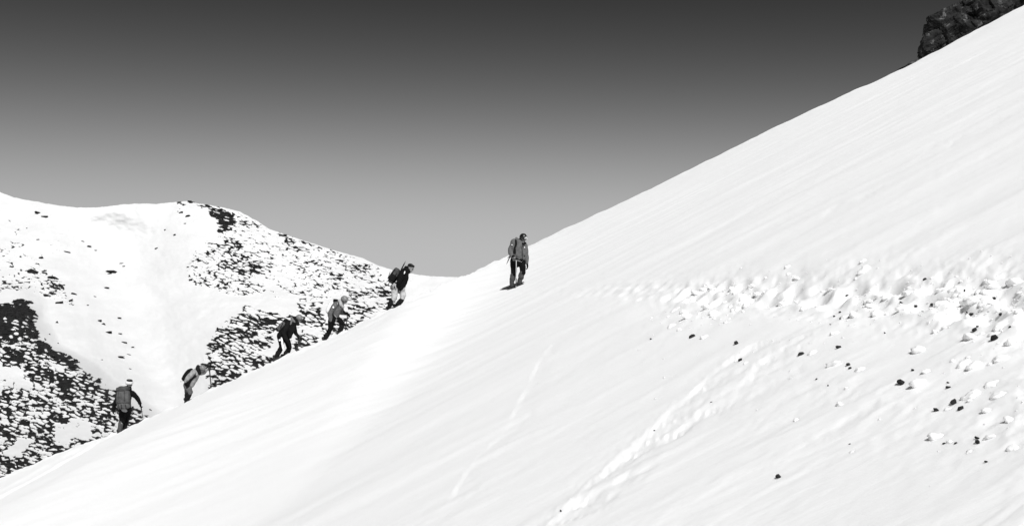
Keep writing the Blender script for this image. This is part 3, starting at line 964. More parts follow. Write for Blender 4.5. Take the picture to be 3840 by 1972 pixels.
class Figure:
    def __init__(s, off, sc, Y, base, label):
        s.off, s.sc, s.Y = off, sc, Y
        s.base = s.w(*base)
        s.m = sc * Y / F                      # metres per zoom pixel
        s.root = empty('person', s.base)
        tag(s.root, label, 'person')
        s.k = random.random() * 50
    def w(s, zx, zy, d=0.0):
        px, py = s.off[0] + zx * s.sc, s.off[1] + zy * s.sc
        y = s.Y
        return Vector((float(U(px)) * y, y + d, float(V(py)) * y))
    def p(s, zx, zy, d=0.0): return s.w(zx, zy, d) - s.base
    def chain(s, pts, rads):
        q = [s.p(*a) for a in pts]
        return [tube(q[i], rads[i], q[i + 1], rads[i + 1]) for i in range(len(q) - 1)]
    def top(s, name, label, cat, at):
        e = empty(name, s.w(*at)); tag(e, label, cat)
        e['dx'] = 0.0; del e['dx']
        return e

def hand_prims(wrist, direction, palm_n, size=1.0, curl=0.5, side=1):
    """palm, four bent fingers of unequal length and a thumb from the side of the palm"""
    f = Vector(direction).normalized(); n = Vector(palm_n); n = (n - f * n.dot(f)).normalized(); sd = f.cross(n) * side
    pr = []
    w0 = Vector(wrist)
    c = w0 + f * 0.05 * size
    Rm = Matrix((f, sd, n)).transposed()
    pr.append(ellipsoid(c, (0.056 * size, 0.044 * size, 0.021 * size), Rm, 0.75, 12, 8))
    for i, L in enumerate((0.070, 0.080, 0.075, 0.058)):
        b = w0 + f * 0.088 * size + sd * (0.030 - 0.02 * i) * size
        a1 = curl * 0.7; a2 = curl * 1.9
        k1 = b + (f * math.cos(a1) + n * math.sin(a1)) * L * 0.52 * size
        k2 = k1 + (f * math.cos(a2) + n * math.sin(a2)) * L * 0.48 * size
        pr.append(tube(b - f * 0.012 * size, 0.0105 * size, k1, 0.0098 * size, 8)); pr.append(tube(k1, 0.0098 * size, k2, 0.0085 * size, 8))
    b = w0 + f * 0.03 * size + sd * 0.035 * size
    k1 = b + (f * 0.55 + sd * 0.6 + n * 0.45).normalized() * 0.042 * size
    k2 = k1 + (f * 0.75 + n * (0.3 + curl * 0.5)).normalized() * 0.034 * size
    pr.append(tube(b, 0.0135 * size, k1, 0.0115 * size, 8)); pr.append(tube(k1, 0.0115 * size, k2, 0.0095 * size, 8))
    return pr

def add_glove(fg, wrist, direction, n, mat, side=1, curl=0.7, size=1.12, cuff=0.045):
    d = Vector(direction).normalized(); w0 = Vector(wrist)
    g = blob('glove', hand_prims(w0, d, n, size, curl, side) + [tube(w0 - d * 0.05, cuff, w0 + d * 0.02, 0.033)], mat, fg.root, 0.0065, 1)
    return g

def add_boot(fg, ankle, toe, mat=None, spikes=True):
    """mountaineering boot with welted sole and crampon; toe is a direction"""
    f = Vector(toe).normalized(); a = Vector(ankle)
    Rm = frame(f); z = Rm @ Vector((0, 0, 1)); y = Rm @ Vector((0, 1, 0))
    sole = a - z * 0.085
    b = blob('boot', [tube(a + z * 0.06 - f * 0.005, 0.056, a - z * 0.03, 0.052), ellipsoid(sole + f * 0.09 + z * 0.035, (0.125, 0.049, 0.045), Rm, 0.8),
                      ellipsoid(sole - f * 0.02 + z * 0.035, (0.065, 0.045, 0.05), Rm, 0.8), tube(a - z * 0.01, 0.05, sole + f * 0.10 + z * 0.045, 0.04)],
             mat or M['boot'], fg.root, 0.011, 2)
    solid('sole', [ellipsoid(sole + f * 0.075, (0.15, 0.053, 0.018), Rm, 0.45)], M['boot'], b)
    if spikes:
        pr = [tube(sole - z * 0.024 - f * 0.05 + y * s_, 0.006, sole - z * 0.024 + f * 0.19 + y * s_ * 0.8, 0.006, 6) for s_ in (-0.04, 0.04)]
        for q in (-0.05, 0.02, 0.10, 0.17):
            for s_ in (-0.04, 0.04):
                pr.append(tube(sole - z * 0.024 + f * q + y * s_, 0.007, sole - z * 0.055 + f * (q + 0.004) + y * s_, 0.002, 6))
        for s_ in (-0.025, 0.025):
            pr.append(tube(sole - z * 0.02 + f * 0.18 + y * s_, 0.007, sole - z * 0.03 + f * 0.225 + y * s_, 0.002, 6))
        pr.append(tube(sole + z * 0.02 + f * 0.165 - y * 0.05, 0.005, sole + z * 0.045 + f * 0.17, 0.005, 6))
        pr.append(tube(sole + z * 0.045 + f * 0.17, 0.005, sole + z * 0.02 + f * 0.165 + y * 0.05, 0.005, 6))
        solid('crampon', pr, M['metal'], b)
    return b

def head_prims(c, Rm, s=1.0):
    """skull, jaw, nose, brow, lips, ears; Rm x axis = where the face looks"""
    P_ = lambda x, y, z: Vector(c) + Rm @ Vector((x, y, z)) * s
    return [ellipsoid(P_(-0.012, 0, 0.03), (0.098 * s, 0.078 * s, 0.098 * s), Rm), ellipsoid(P_(0.022, 0, -0.045), (0.066 * s, 0.060 * s, 0.072 * s), Rm),
            ellipsoid(P_(0.06, 0, -0.10), (0.026 * s, 0.028 * s, 0.018 * s), Rm), tube(P_(0.088, 0, 0.005), 0.010 * s, P_(0.112, 0, -0.035), 0.014 * s, 8),
            tube(P_(0.078, -0.04, 0.022), 0.013 * s, P_(0.078, 0.04, 0.022), 0.013 * s, 8), tube(P_(0.083, -0.02, -0.068), 0.009 * s, P_(0.083, 0.02, -0.068), 0.009 * s, 8),
            ellipsoid(P_(-0.012, 0.08, -0.01), (0.018 * s, 0.009 * s, 0.032 * s), Rm), ellipsoid(P_(-0.012, -0.08, -0.01), (0.018 * s, 0.009 * s, 0.032 * s), Rm)]

def add_face(fg, c, Rm, s=1.0, goggles=True):
    P_ = lambda x, y, z: Vector(c) + Rm @ Vector((x, y, z)) * s
    if goggles:
        g = solid('sunglasses', [ellipsoid(P_(0.085, 0.034, 0.002), (0.014 * s, 0.036 * s, 0.024 * s), Rm), ellipsoid(P_(0.085, -0.034, 0.002), (0.014 * s, 0.036 * s, 0.024 * s), Rm),
                                 tube(P_(0.08, 0.062, 0.006), 0.006 * s, P_(-0.01, 0.085, 0.004), 0.005 * s, 6), tube(P_(0.08, -0.062, 0.006), 0.006 * s, P_(-0.01, -0.085, 0.004), 0.005 * s, 6)], M['lens'], fg.root)
    else:
        for y in (-0.032, 0.032):
            solid('eye', [ellipsoid(P_(0.082, y, 0.0), (0.010 * s, 0.015 * s, 0.008 * s), Rm)], M['lens'], fg.root)
            solid('eyebrow', [tube(P_(0.091, y - 0.018, 0.028), 0.006, P_(0.091, y + 0.018, 0.028), 0.006, 6)], M['hair'], fg.root)
    solid('mouth', [tube(P_(0.091, -0.02, -0.068), 0.004, P_(0.091, 0.02, -0.068), 0.004, 6)], M['lens'], fg.root)

def add_helmet(fg, c, Rm, mat, s=1.0, lamp=None, strap=True, visor=None):
    """domed shell cut along a rim that drops at the back, with brim, vents and chin strap"""
    c = Vector(c)
    nu, nv = 28, 9
    vs, fs = [], []
    for shell, k in ((0, 1.0), (1, 0.90)):
        for j in range(nv + 1):
            for i in range(nu):
                th = 2 * math.pi * i / nu
                low = -0.30 - 0.25 * (0.5 - 0.5 * math.cos(th)) + 0.33 * max(0, math.cos(th)) ** 2     # higher over the brow
                ph = math.pi / 2 - 1e-3 - (math.pi / 2 - low) * j / nv
                rr = 1 + 0.025 * math.cos(6 * th) * math.cos(ph) ** 2 * math.sin(max(ph, 0) * 2)
                p = Vector((0.132 * math.cos(ph) * math.cos(th) * rr, 0.110 * math.cos(ph) * math.sin(th) * rr, 0.122 * math.sin(ph))) * (k * s)
                vs.append(c + Rm @ (p + Vector((-0.008, 0, 0.035)) * s))
    o_ = (nv + 1) * nu
    for j in range(nv):
        for i in range(nu):
            a = (j * nu + i, j * nu + (i + 1) % nu, (j + 1) * nu + (i + 1) % nu, (j + 1) * nu + i)
            fs.append(a[::-1]); fs.append(tuple(q + o_ for q in a))
    for i in range(nu):
        fs.append((nv * nu + (i + 1) % nu, nv * nu + i, o_ + nv * nu + i, o_ + nv * nu + (i + 1) % nu))
    h = solid('helmet', [(vs, fs)], mat, fg.root)
    P_ = lambda x, y, z: c + Rm @ Vector((x, y, z)) * s
    for y in (-0.045, 0.045):
        for x in (-0.05, 0.0):
            zt = 0.035 + 0.122 * math.sqrt(max(0, 1 - ((x + .008) / .132) ** 2 - (y / .11) ** 2))
            solid('vent', [ellipsoid(P_(x, y, zt), (0.020 * s, 0.007 * s, 0.006 * s), Rm)], M['boot'], h)
    if lamp: solid('headlamp', [ellipsoid(P_(0.122, -0.01, 0.085), (0.012, 0.014, 0.015), Rm, 0.8)], lamp, h)
    if visor: solid('visor', [ellipsoid(P_(0.118, 0, 0.043), (0.014, 0.062, 0.013), Rm, 0.7)], visor, h)
    if strap:
        solid('chin_strap', [tube(P_(0.0, y, -0.01), 0.008, P_(0.03, y * 0.85, -0.10), 0.008, 6) for y in (-0.082, 0.082)] +
              [tube(P_(0.03, -0.07, -0.10), 0.008, P_(0.035, 0.07, -0.105), 0.008, 6)], M['boot'], h)
    return h

def wrap(p, name, label, cat):
    e = empty(name, p); tag(e, label, cat); return e

def stick(fg, kind, a, b, label, grip=0.12, mat='alu', r=0.011, headdir=None, basket=False):
    """ice axe or pole from hand a down to tip b, points relative to the figure"""
    A, B = Vector(a) + fg.base, Vector(b) + fg.base
    e = wrap(B, kind, label, 'ice axe' if kind == 'ice_axe' else 'pole')
    A = A - B; d = -A.normalized()
    Z = Vector((0, 0, 0))
    solid('shaft', [tube(A, r, Z - d * 0.04, r * 0.85, 10)], M[mat], e)
    solid('spike', [tube(Z - d * 0.06, r * 0.9, Z + d * 0.02, 0.002, 8)], M['metal'], e)
    if kind == 'ice_axe':
        h = Vector(headdir).normalized()
        solid('pick', [tube(A, 0.016, A + h * 0.09 + d * 0.01, 0.011, 8), tube(A + h * 0.09 + d * 0.01, 0.011, A + h * 0.165 + d * 0.035, 0.004, 8)], M['metal'], e)
        solid('adze', [tube(A, 0.016, A - h * 0.06, 0.012, 8), ellipsoid(A - h * 0.085 + d * 0.01, (0.028, 0.03, 0.008), frame(-h), 0.5)], M['metal'], e)
        solid('grip', [tube(Z - d * 0.30, r * 1.25, Z - d * 0.10, r * 1.2, 10)], M['boot'], e)
    else:
        solid('grip', [tube(A - d * 0.05, r * 1.9, A + d * grip, r * 1.6, 10), ellipsoid(A - d * 0.06, (r * 2.4,) * 3, None)], M['boot'], e)
        if basket: solid('basket', [ellipsoid(Z - d * 0.07, (0.035, 0.035, 0.006), frame(d.orthogonal(), d))], M['boot'], e)
    return e

# ---- 1: leader in grey jacket, coming towards the camera along the path
YL = ray_ground(1925, 1080, ground)[1]
f = Figure((1840, 840), 200 / 980, YL, (430, 1195), 'person in grey hooded jacket and black helmet standing alone highest up with an ice axe')
p = f.p
HF = frame((0.62, -0.70, -0.30))                               # looks down to the right, towards the camera
hc = p(598, 268, 0.0)
blob('body', head_prims(hc, HF, 0.95) + f.chain([(585, 350), (565, 400), (530, 520), (510, 640), (505, 690)], [0.055, 0.065, 0.14, 0.12, 0.12]) +
     f.chain([(430, 330, .02), (360, 530, -.04), (440, 635, -.23)], [0.06, 0.05, 0.035]) + f.chain([(630, 370, .02), (662, 580, .02), (672, 735, -.02)], [0.06, 0.05, 0.035]) +
     f.chain([(440, 700), (425, 910, -.03), (390, 1110, .02)], [0.10, 0.07, 0.05]) + f.chain([(570, 700), (590, 880, -.12), (535, 1060, -.02)], [0.10, 0.07, 0.05]), M['skin'], f.root, 0.011, 2)
jk = f.chain([(510, 380), (500, 480), (505, 570), (505, 615)], [0.16, 0.185, 0.18, 0.165])
jk += f.chain([(440, 340), (440, 540), (450, 615)], [0.12, 0.14, 0.135]) + f.chain([(600, 390), (600, 540), (590, 625)], [0.10, 0.13, 0.125])
jk += f.chain([(425, 345, .0), (372, 460, .01), (366, 535, -.06), (425, 625, -.21)], [0.095, 0.085, 0.082, 0.06])
jk += f.chain([(630, 400, .0), (650, 500, .0), (658, 590, .0), (668, 715, -.03)], [0.08, 0.075, 0.07, 0.055])
jk += f.chain([(505, 350, .10), (520, 300, .10), (560, 370, -.04)], [0.09, 0.07, 0.07]) + f.chain([(475, 262, .08), (520, 325, .02), (580, 372, -.10)], [0.045, 0.06, 0.045])
jacket = blob('jacket', jk, M['jacket_grey'], f.root, 0.013, 3, 0.016, 7, 3.0)
solid('shoulder_logo', [ellipsoid(p(392, 385, -.105), (0.026, 0.008, 0.012))], M['white'], jacket)
solid('chest_logo', [ellipsoid(p(622, 432, -.115), (0.016, 0.01, 0.022))], M['white'], jacket)
solid('zip', [tube(p(575, 400, -.17), 0.007, p(585, 640, -.17), 0.007, 6)], M['gaiter_dark'], jacket)
solid('pocket_flap', [ellipsoid(p(622, 585, -.135), (0.03, 0.02, 0.008), rotY(-12))], M['gaiter_dark'], jacket)
blob('trousers', f.chain([(430, 690), (425, 800, -.02), (425, 930, -.03)], [0.12, 0.10, 0.085]) + f.chain([(570, 690), (585, 790, -.09), (592, 890, -.12)], [0.12, 0.10, 0.085]) +
     f.chain([(440, 680), (565, 680)], [0.14, 0.14]) + f.chain([(500, 670), (500, 720)], [0.145, 0.12]), M['trouser_black'], f.root, 0.014, 3, 0.012, 8, 5)
for a in ([(412, 935, -.03), (402, 1000, -.02), (392, 1060, .0), (388, 1115, .02)], [(580, 885, -.11), (560, 960, -.08), (545, 1015, -.04), (535, 1060, -.02)]):
    blob('gaiter', f.chain(a, [0.085, 0.092, 0.072, 0.066]), M['gaiter'], f.root, 0.012, 2, 0.012, 16, 8)
add_boot(f, p(388, 1128, .02), (0.75, -0.5, -0.08))
add_boot(f, p(520, 1072, -.02), (0.75, -0.45, -0.12))
add_glove(f, p(435, 630, -.22), (0.35, -0.25, -0.6), (0.1, 0.5, -0.4), M['glove'], 1, 1.0, 1.5, 0.06)
add_glove(f, p(670, 725, -.03), (0.12, -0.05, -1), (-0.9, -0.3, 0), M['glove'], -1, 0.45, 1.15)
add_face(f, hc, HF, 0.95)
add_helmet(f, hc, HF, M['helmet_black'], 0.98, M['white'], True, M['white'])
blob('collar', f.chain([(560, 350, -.06), (600, 372, -.14), (640, 350, -.05)], [0.035, 0.03, 0.03]), M['glove'], f.root, 0.011, 2)
stick(f, 'ice_axe', p(470, 668, -.30), p(466, 1190, -.28), 'long ice axe planted upright in front of the grey jacketed leader', mat='alu', headdir=(0.9, -0.3, -0.1), r=0.013)
bp = wrap(f.w(480, 480, .30), 'backpack', 'black daypack mostly hidden behind the grey jacketed leader', 'backpack')
o0 = bp.location - f.base
blob('bag', [ellipsoid(p(500, 460, .30) - o0, (0.16, 0.11, 0.24), None, 0.6), ellipsoid(p(420, 330, .26) - o0, (0.05, 0.07, 0.05), None, 0.7)], M['pack_black'], bp, 0.015, 3)
solid('strap', [tube(p(405, 297, .05) - o0, 0.014, p(460, 300, -.10) - o0, 0.016, 8), tube(p(462, 300, -.12) - o0, 0.026, p(470, 370, -.185) - o0, 0.026, 8), tube(p(470, 370, -.185) - o0, 0.026, p(440, 440, -.20) - o0, 0.026, 8),
               tube(p(440, 440, -.20) - o0, 0.026, p(432, 530, -.19) - o0, 0.028, 8)], M['pack_black'], bp)
solid('side_strap', [tube(p(458, 470, -.19) - o0, 0.008, p(458, 545, -.19) - o0, 0.008, 6)], M['pack_black'], bp)
stick(f, 'ice_axe', p(365, 575, .25), p(292, 730, .30), 'short dark axe shaft sticking out low behind the grey jacketed leader', mat='shaft', headdir=(0.6, 0.3, 0.5), r=0.012)

# ---- common pieces for the climbers seen from the side, walking up to the right
def climber(fg, head, fwd, torso, shoulders, arms, legs, hs=1.0):
    """bare body: head, trunk, arms and legs as one skin"""
    Rm = frame(fwd)
    hc = fg.p(*head)
    pr = head_prims(hc, Rm, hs)
    sh = fg.p(*torso[0])
    pr.append(tube(hc + Rm @ Vector((-0.03, 0, -0.07)), 0.058, sh, 0.07))
    pr += fg.chain(torso, [0.10, 0.14, 0.125, 0.13][:len(torso)])
    for a in arms: pr += fg.chain(a, [0.06, 0.048, 0.032])
    for l_ in legs: pr += fg.chain(l_, [0.095, 0.065, 0.048])
    blob('body', pr, M['skin'], fg.root, 0.011, 2)
    return hc, Rm

def crest_Y(px):
    return float(crest_y_of_u(float(U(px))))

# ---- 2: bare headed climber
f = Figure((1400, 950), 220 / 1164, crest_Y(1480) + 0.25, (330, 1150), 'bare headed person in black jacket and pale trousers leaning forward on the crest, looking down')
p = f.p
hc, HF = climber(f, (738, 292), (0.90, -0.22, -0.42), [(640, 350), (580, 440), (530, 580), (500, 680)], None,
    [[(590, 390, -.17), (520, 560, -.22), (455, 590, -.22)], [(620, 380, .17), (600, 540, .22), (590, 660, .10)]],
    [[(450, 690, -.09), (425, 890, -.10), (325, 1080, -.10)], [(560, 690, .09), (590, 880, .05), (475, 1050, .08)]], 1.08)
hair = [ellipsoid(hc + HF @ Vector((-0.022, 0, 0.060)), (0.108, 0.090, 0.083), HF), ellipsoid(hc + HF @ Vector((-0.062, 0, 0.0)), (0.062, 0.080, 0.07), HF), ellipsoid(hc + HF @ Vector((0.06, 0, 0.095)), (0.048, 0.065, 0.03), HF)]
blob('hair', hair, M['hair'], f.root, 0.009, 1, 0.012, 40, 2)
add_face(f, hc, HF, 1.08, False)
jk = f.chain([(625, 370), (590, 440), (555, 540), (545, 680)], [0.15, 0.175, 0.155, 0.13]) + f.chain([(510, 560), (430, 620)], [0.15, 0.11])
jk += f.chain([(590, 385, -.15), (555, 480, -.19), (515, 570, -.21), (465, 590, -.21)], [0.105, 0.09, 0.078, 0.06]) + f.chain([(640, 400, .14), (640, 520, .17), (600, 660, .06)], [0.09, 0.08, 0.06])
jk += f.chain([(650, 290, .0), (690, 330, -.03), (715, 375, -.06)], [0.075, 0.07, 0.045]) + f.chain([(500, 620, -.1), (480, 720, -.06)], [0.12, 0.07])
jk2 = blob('jacket', jk, M['jacket_black'], f.root, 0.013, 3, 0.015, 8, 11)
solid('sleeve_flash', [ellipsoid(p(632, 382, -.235), (0.022, 0.012, 0.052), rotY(18))], M['white'], jk2)
blob('shorts', f.chain([(400, 670, -.08), (420, 700, -.08)], [0.105, 0.10]) + f.chain([(500, 720, 0), (510, 760, 0)], [0.10, 0.07]), M['trouser_grey'], f.root, 0.014, 2, 0.01, 9, 1)
blob('trousers', f.chain([(425, 720, -.08), (425, 830, -.09), (405, 915, -.10)], [0.115, 0.105, 0.085]) + f.chain([(560, 720, .08), (585, 830, .06), (575, 900, .06)], [0.115, 0.10, 0.08]) + f.chain([(430, 700), (560, 690)], [0.11, 0.11]),
     M['trouser_pale'], f.root, 0.014, 3, 0.014, 10, 4)
for a in ([(375, 930, -.10), (345, 1000, -.10), (322, 1050, -.10), (305, 1100, -.10)], [(560, 925, .06), (515, 975, .06), (475, 1020, .07), (455, 1060, .08)]):
    blob('gaiter', f.chain(a, [0.085, 0.092, 0.075, 0.068]), M['gaiter_dark'], f.root, 0.012, 2, 0.012, 14, 8)
add_boot(f, p(300, 1110, -.10), (0.62, -0.15, 0.42)); add_boot(f, p(430, 1062, .08), (0.70, -0.1, 0.38))
add_glove(f, p(462, 590, -.22), (-0.5, 0, -0.45), (0.3, 0.5, -0.6), M['glove_pale'], 1, 0.9, 1.5, 0.055)
add_glove(f, p(592, 660, .09), (0.2, -0.1, -1), (-0.5, -0.3, 0), M['glove'], -1, 0.6)
bp = wrap(f.w(400, 480, .0), 'backpack', 'scuffed grey and black backpack with dangling straps on the bare headed climber', 'backpack')
o0 = bp.location - f.base
Rb = rotY(33)
bag = blob('bag', [ellipsoid(p(415, 430) - o0, (0.125, 0.17, 0.235), Rb, 0.6), ellipsoid(p(375, 520) - o0, (0.11, 0.15, 0.13), Rb, 0.7)], M['pack_mid'], bp, 0.014, 3, 0.016, 10, 2)
solid('lid', [ellipsoid(p(470, 335) - o0, (0.10, 0.16, 0.07), Rb, 0.7)], M['pack_mid'], bp)
solid('pocket', [ellipsoid(p(385, 480, -.14) - o0, (0.12, 0.06, 0.12), Rb, 0.6)], M['pack_black'], bp)
solid('side_strap', [tube(p(440, 320, -.17) - o0, 0.012, p(350, 430, -.18) - o0, 0.012, 6), tube(p(470, 400, -.18) - o0, 0.012, p(430, 480, -.19) - o0, 0.012, 6), tube(p(290, 540, -.05) - o0, 0.009, p(272, 570, -.05) - o0, 0.009, 6),
                    tube(p(318, 580, -.05) - o0, 0.012, p(288, 632, -.05) - o0, 0.009, 6), tube(p(345, 370, -.17) - o0, 0.010, p(295, 500, -.14) - o0, 0.010, 6)], M['pack_black'], bp)
stick(f, 'ice_axe', p(470, 470, .10), p(636, 158, .05), 'axe shaft pointing up out of the bare headed climber\'s backpack', mat='shaft', headdir=(-0.6, 0.2, -0.5), r=0.017)

# ---- 3: grey jacket, pale helmet, white scarf
f = Figure((1180, 1080), 180 / 1035, crest_Y(1270) + 0.2, (400, 1080), 'person in mid grey jacket with pale helmet and white scarf striding up, black trousers')
p = f.p
hc, HF = climber(f, (640, 268), (0.93, -0.18, -0.38), [(540, 340), (490, 430), (450, 560), (420, 660)], None,
    [[(460, 360, -.16), (350, 535, -.19), (372, 700, -.17)], [(560, 380, .15), (590, 540, .22), (685, 560, .20)]],
    [[(380, 690, -.09), (355, 860, -.10), (225, 1090, -.10)], [(440, 660, .09), (600, 745, .06), (525, 985, .08)]], 0.95)
add_face(f, hc, HF, 0.95)
add_helmet(f, hc, HF, M['helmet_grey'], 1.0)
jk = f.chain([(520, 350), (495, 430), (460, 530), (440, 590)], [0.14, 0.155, 0.145, 0.13]) + f.chain([(470, 350, -.12), (400, 450, -.17), (350, 540, -.18), (368, 690, -.16)], [0.10, 0.09, 0.085, 0.062])
jk += f.chain([(545, 390, .13), (560, 470, .17), (560, 540, .18), (600, 560, .2)], [0.085, 0.075, 0.06, 0.05])
jk3 = blob('jacket', jk, M['jacket_grey2'], f.root, 0.013, 3, 0.016, 8, 21)
solid('sleeve_badge', [ellipsoid(p(430, 410, -.275), (0.03, 0.012, 0.036))], M['white'], jk3)
solid('shoulder_piping', [tube(p(512, 320, -.19), 0.01, p(525, 370, -.19), 0.01, 6)], M['white'], jk3)
blob('sleeve', f.chain([(570, 500, .2), (620, 545, .2), (680, 560, .2)], [0.07, 0.06, 0.05]), M['jacket_dark'], f.root, 0.013, 2)
blob('scarf', f.chain([(555, 280, -.09), (575, 350, -.12), (615, 405, -.09)], [0.05, 0.055, 0.04]) + f.chain([(555, 280, .05), (590, 360, .06), (620, 405, .0)], [0.05, 0.05, 0.04]) + f.chain([(540, 275, -.06), (545, 285, .05)], [0.055, 0.055]), M['scarf'], f.root, 0.011, 2, 0.01, 20, 3)
blob('trousers', f.chain([(385, 640, -.08), (370, 740, -.09), (355, 860, -.10), (290, 1000, -.10)], [0.125, 0.115, 0.085, 0.075]) + f.chain([(440, 650, .08), (530, 700, .07), (590, 755, .06), (580, 810, .06)], [0.115, 0.10, 0.085, 0.075]) + f.chain([(400, 620), (440, 630)], [0.13, 0.12]), M['trouser_black'], f.root, 0.014, 3, 0.012, 9, 2)
for a in ([(285, 995, -.10), (258, 1040, -.10), (238, 1080, -.10), (220, 1110, -.10)], [(580, 800, .06), (560, 870, .07), (535, 940, .08), (520, 985, .08)]):
    blob('gaiter', f.chain(a, [0.078, 0.085, 0.072, 0.065]), M['gaiter_dark'], f.root, 0.012, 2, 0.012, 14, 8)
add_boot(f, p(215, 1112, -.10), (0.70, -0.1, 0.36)); add_boot(f, p(505, 992, .08), (0.75, -0.1, 0.30))
add_glove(f, p(370, 700, -.165), (0.15, 0, -1), (0.6, 0.5, 0), M['glove'], 1, 0.6)
add_glove(f, p(672, 562, .2), (0.6, 0, -0.35), (0.0, -0.6, -0.6), M['glove'], -1, 1.0, 1.15)
stick(f, 'ice_axe', p(702, 560, .2), p(626, 990, .2), 'pale shafted ice axe held upright by the climber with white scarf', mat='pole', headdir=(0.9, -0.2, 0.1), r=0.017)
bp = wrap(f.w(330, 430, .05), 'backpack', 'white backpack with black lid on the climber with white scarf', 'backpack')
o0 = bp.location - f.base
Rb = rotY(24)
blob('bag', [ellipsoid(p(345, 420, .02) - o0, (0.12, 0.16, 0.22), Rb, 0.6)], M['pack_white'], bp, 0.014, 3, 0.008, 9, 2)
blob('lid', [ellipsoid(p(455, 272, .0) - o0, (0.085, 0.14, 0.055), rotY(8), 0.7)], M['pack_black'], bp, 0.012, 2)
solid('strap', [tube(p(520, 310, -.19) - o0, 0.013, p(530, 380, -.2) - o0, 0.013, 6)], M['pack_black'], bp)

# ---- 4: dark jacket, grey scarf, white striped trousers
f = Figure((1000, 1150), 170 / 978, crest_Y(1070) + 0.2, (300, 1130), 'person in dark jacket and trousers with white side stripe, bent over a thin pole')
p = f.p
hc, HF = climber(f, (700, 262), (0.90, -0.20, -0.45), [(590, 320), (500, 400), (410, 510), (330, 610)], None,
    [[(480, 370, -.16), (395, 560, -.20), (470, 740, -.16)], [(560, 400, .15), (610, 590, .20), (690, 680, .16)]],
    [[(310, 630, -.09), (335, 850, -.10), (240, 1010, -.10)], [(390, 650, .09), (480, 890, .05), (370, 1080, .06)]], 0.9)
add_face(f, hc, HF, 0.9)
add_helmet(f, hc, HF, M['helmet_grey'], 0.93, M['white'])
jk = f.chain([(590, 340), (510, 400), (430, 500), (340, 590)], [0.13, 0.165, 0.155, 0.14]) + f.chain([(560, 400), (530, 510), (500, 640)], [0.13, 0.12, 0.07])
jk += f.chain([(480, 365, -.13), (430, 470, -.18), (395, 560, -.19), (460, 730, -.16)], [0.10, 0.088, 0.08, 0.06]) + f.chain([(570, 420, .13), (590, 540, .18), (615, 600, .19), (680, 670, .17)], [0.085, 0.072, 0.062, 0.048])
jk += f.chain([(625, 255, .0), (650, 330, .0), (680, 375, -.03)], [0.075, 0.08, 0.05])
blob('jacket', jk, M['jacket_dark'], f.root, 0.013, 3, 0.015, 8, 31)
blob('scarf', f.chain([(530, 215, -.02), (560, 270, -.1), (620, 320, -.12)], [0.03, 0.05, 0.03]) + f.chain([(560, 270, -.1), (540, 370, -.17)], [0.04, 0.025]), M['scarf_grey'], f.root, 0.011, 2, 0.01, 20, 3)
tr4 = blob('trousers', f.chain([(310, 620, -.08), (325, 740, -.10), (340, 860, -.10), (290, 950, -.10)], [0.125, 0.105, 0.085, 0.078]) + f.chain([(390, 640, .08), (450, 780, .06), (480, 890, .05), (450, 960, .05)], [0.12, 0.105, 0.09, 0.08]) + f.chain([(320, 600), (380, 610)], [0.13, 0.13]), M['trouser_black'], f.root, 0.014, 3, 0.012, 9, 2)
solid('side_stripe', [ellipsoid(p(365, 790, -.19), (0.036, 0.02, 0.215), rotY(-9), 0.7), ellipsoid(p(310, 712, -.20), (0.035, 0.02, 0.03), None, 0.7)], M['white'], tr4)
for a in ([(300, 945, -.10), (268, 985, -.10), (240, 1030, -.10), (210, 1080, -.10)], [(445, 960, .05), (415, 1010, .05), (390, 1050, .06), (365, 1085, .06)]):
    blob('gaiter', f.chain(a, [0.08, 0.09, 0.075, 0.066]), M['gaiter_dark'], f.root, 0.012, 2, 0.014, 14, 8)
add_boot(f, p(195, 1100, -.10), (0.68, -0.1, 0.36)); add_boot(f, p(345, 1088, .06), (0.75, -0.1, 0.33))
add_glove(f, p(462, 735, -.16), (0.2, 0, -0.8), (0.6, 0.5, 0.1), M['glove'], 1, 0.8)
add_glove(f, p(680, 670, .17), (0.5, 0, -0.5), (-0.5, -0.5, -0.5), M['glove'], -1, 1.0)
stick(f, 'trekking_pole', p(692, 700, .16), p(611, 1035, .16), 'thin pale pole planted ahead of the climber with striped trousers', mat='pole', r=0.021, basket=True)
bp = wrap(f.w(320, 420, .0), 'backpack', 'slim grey backpack lying along the back of the climber with striped trousers', 'backpack')
o0 = bp.location - f.base
Rb = rotY(45)
blob('bag', [ellipsoid(p(330, 410) - o0, (0.085, 0.16, 0.24), Rb, 0.6)], M['pack_grey'], bp, 0.014, 3, 0.012, 9, 2)
solid('lid', [ellipsoid(p(415, 305) - o0, (0.075, 0.15, 0.07), Rb, 0.7)], M['pack_black'], bp)
solid('base_panel', [ellipsoid(p(248, 485) - o0, (0.085, 0.15, 0.045), Rb, 0.7)], M['pack_black'], bp)
solid('compression_strap', [tube(p(370, 345, -.165) - o0, 0.012, p(320, 450, -.165) - o0, 0.012, 6)], M['pack_black'], bp)

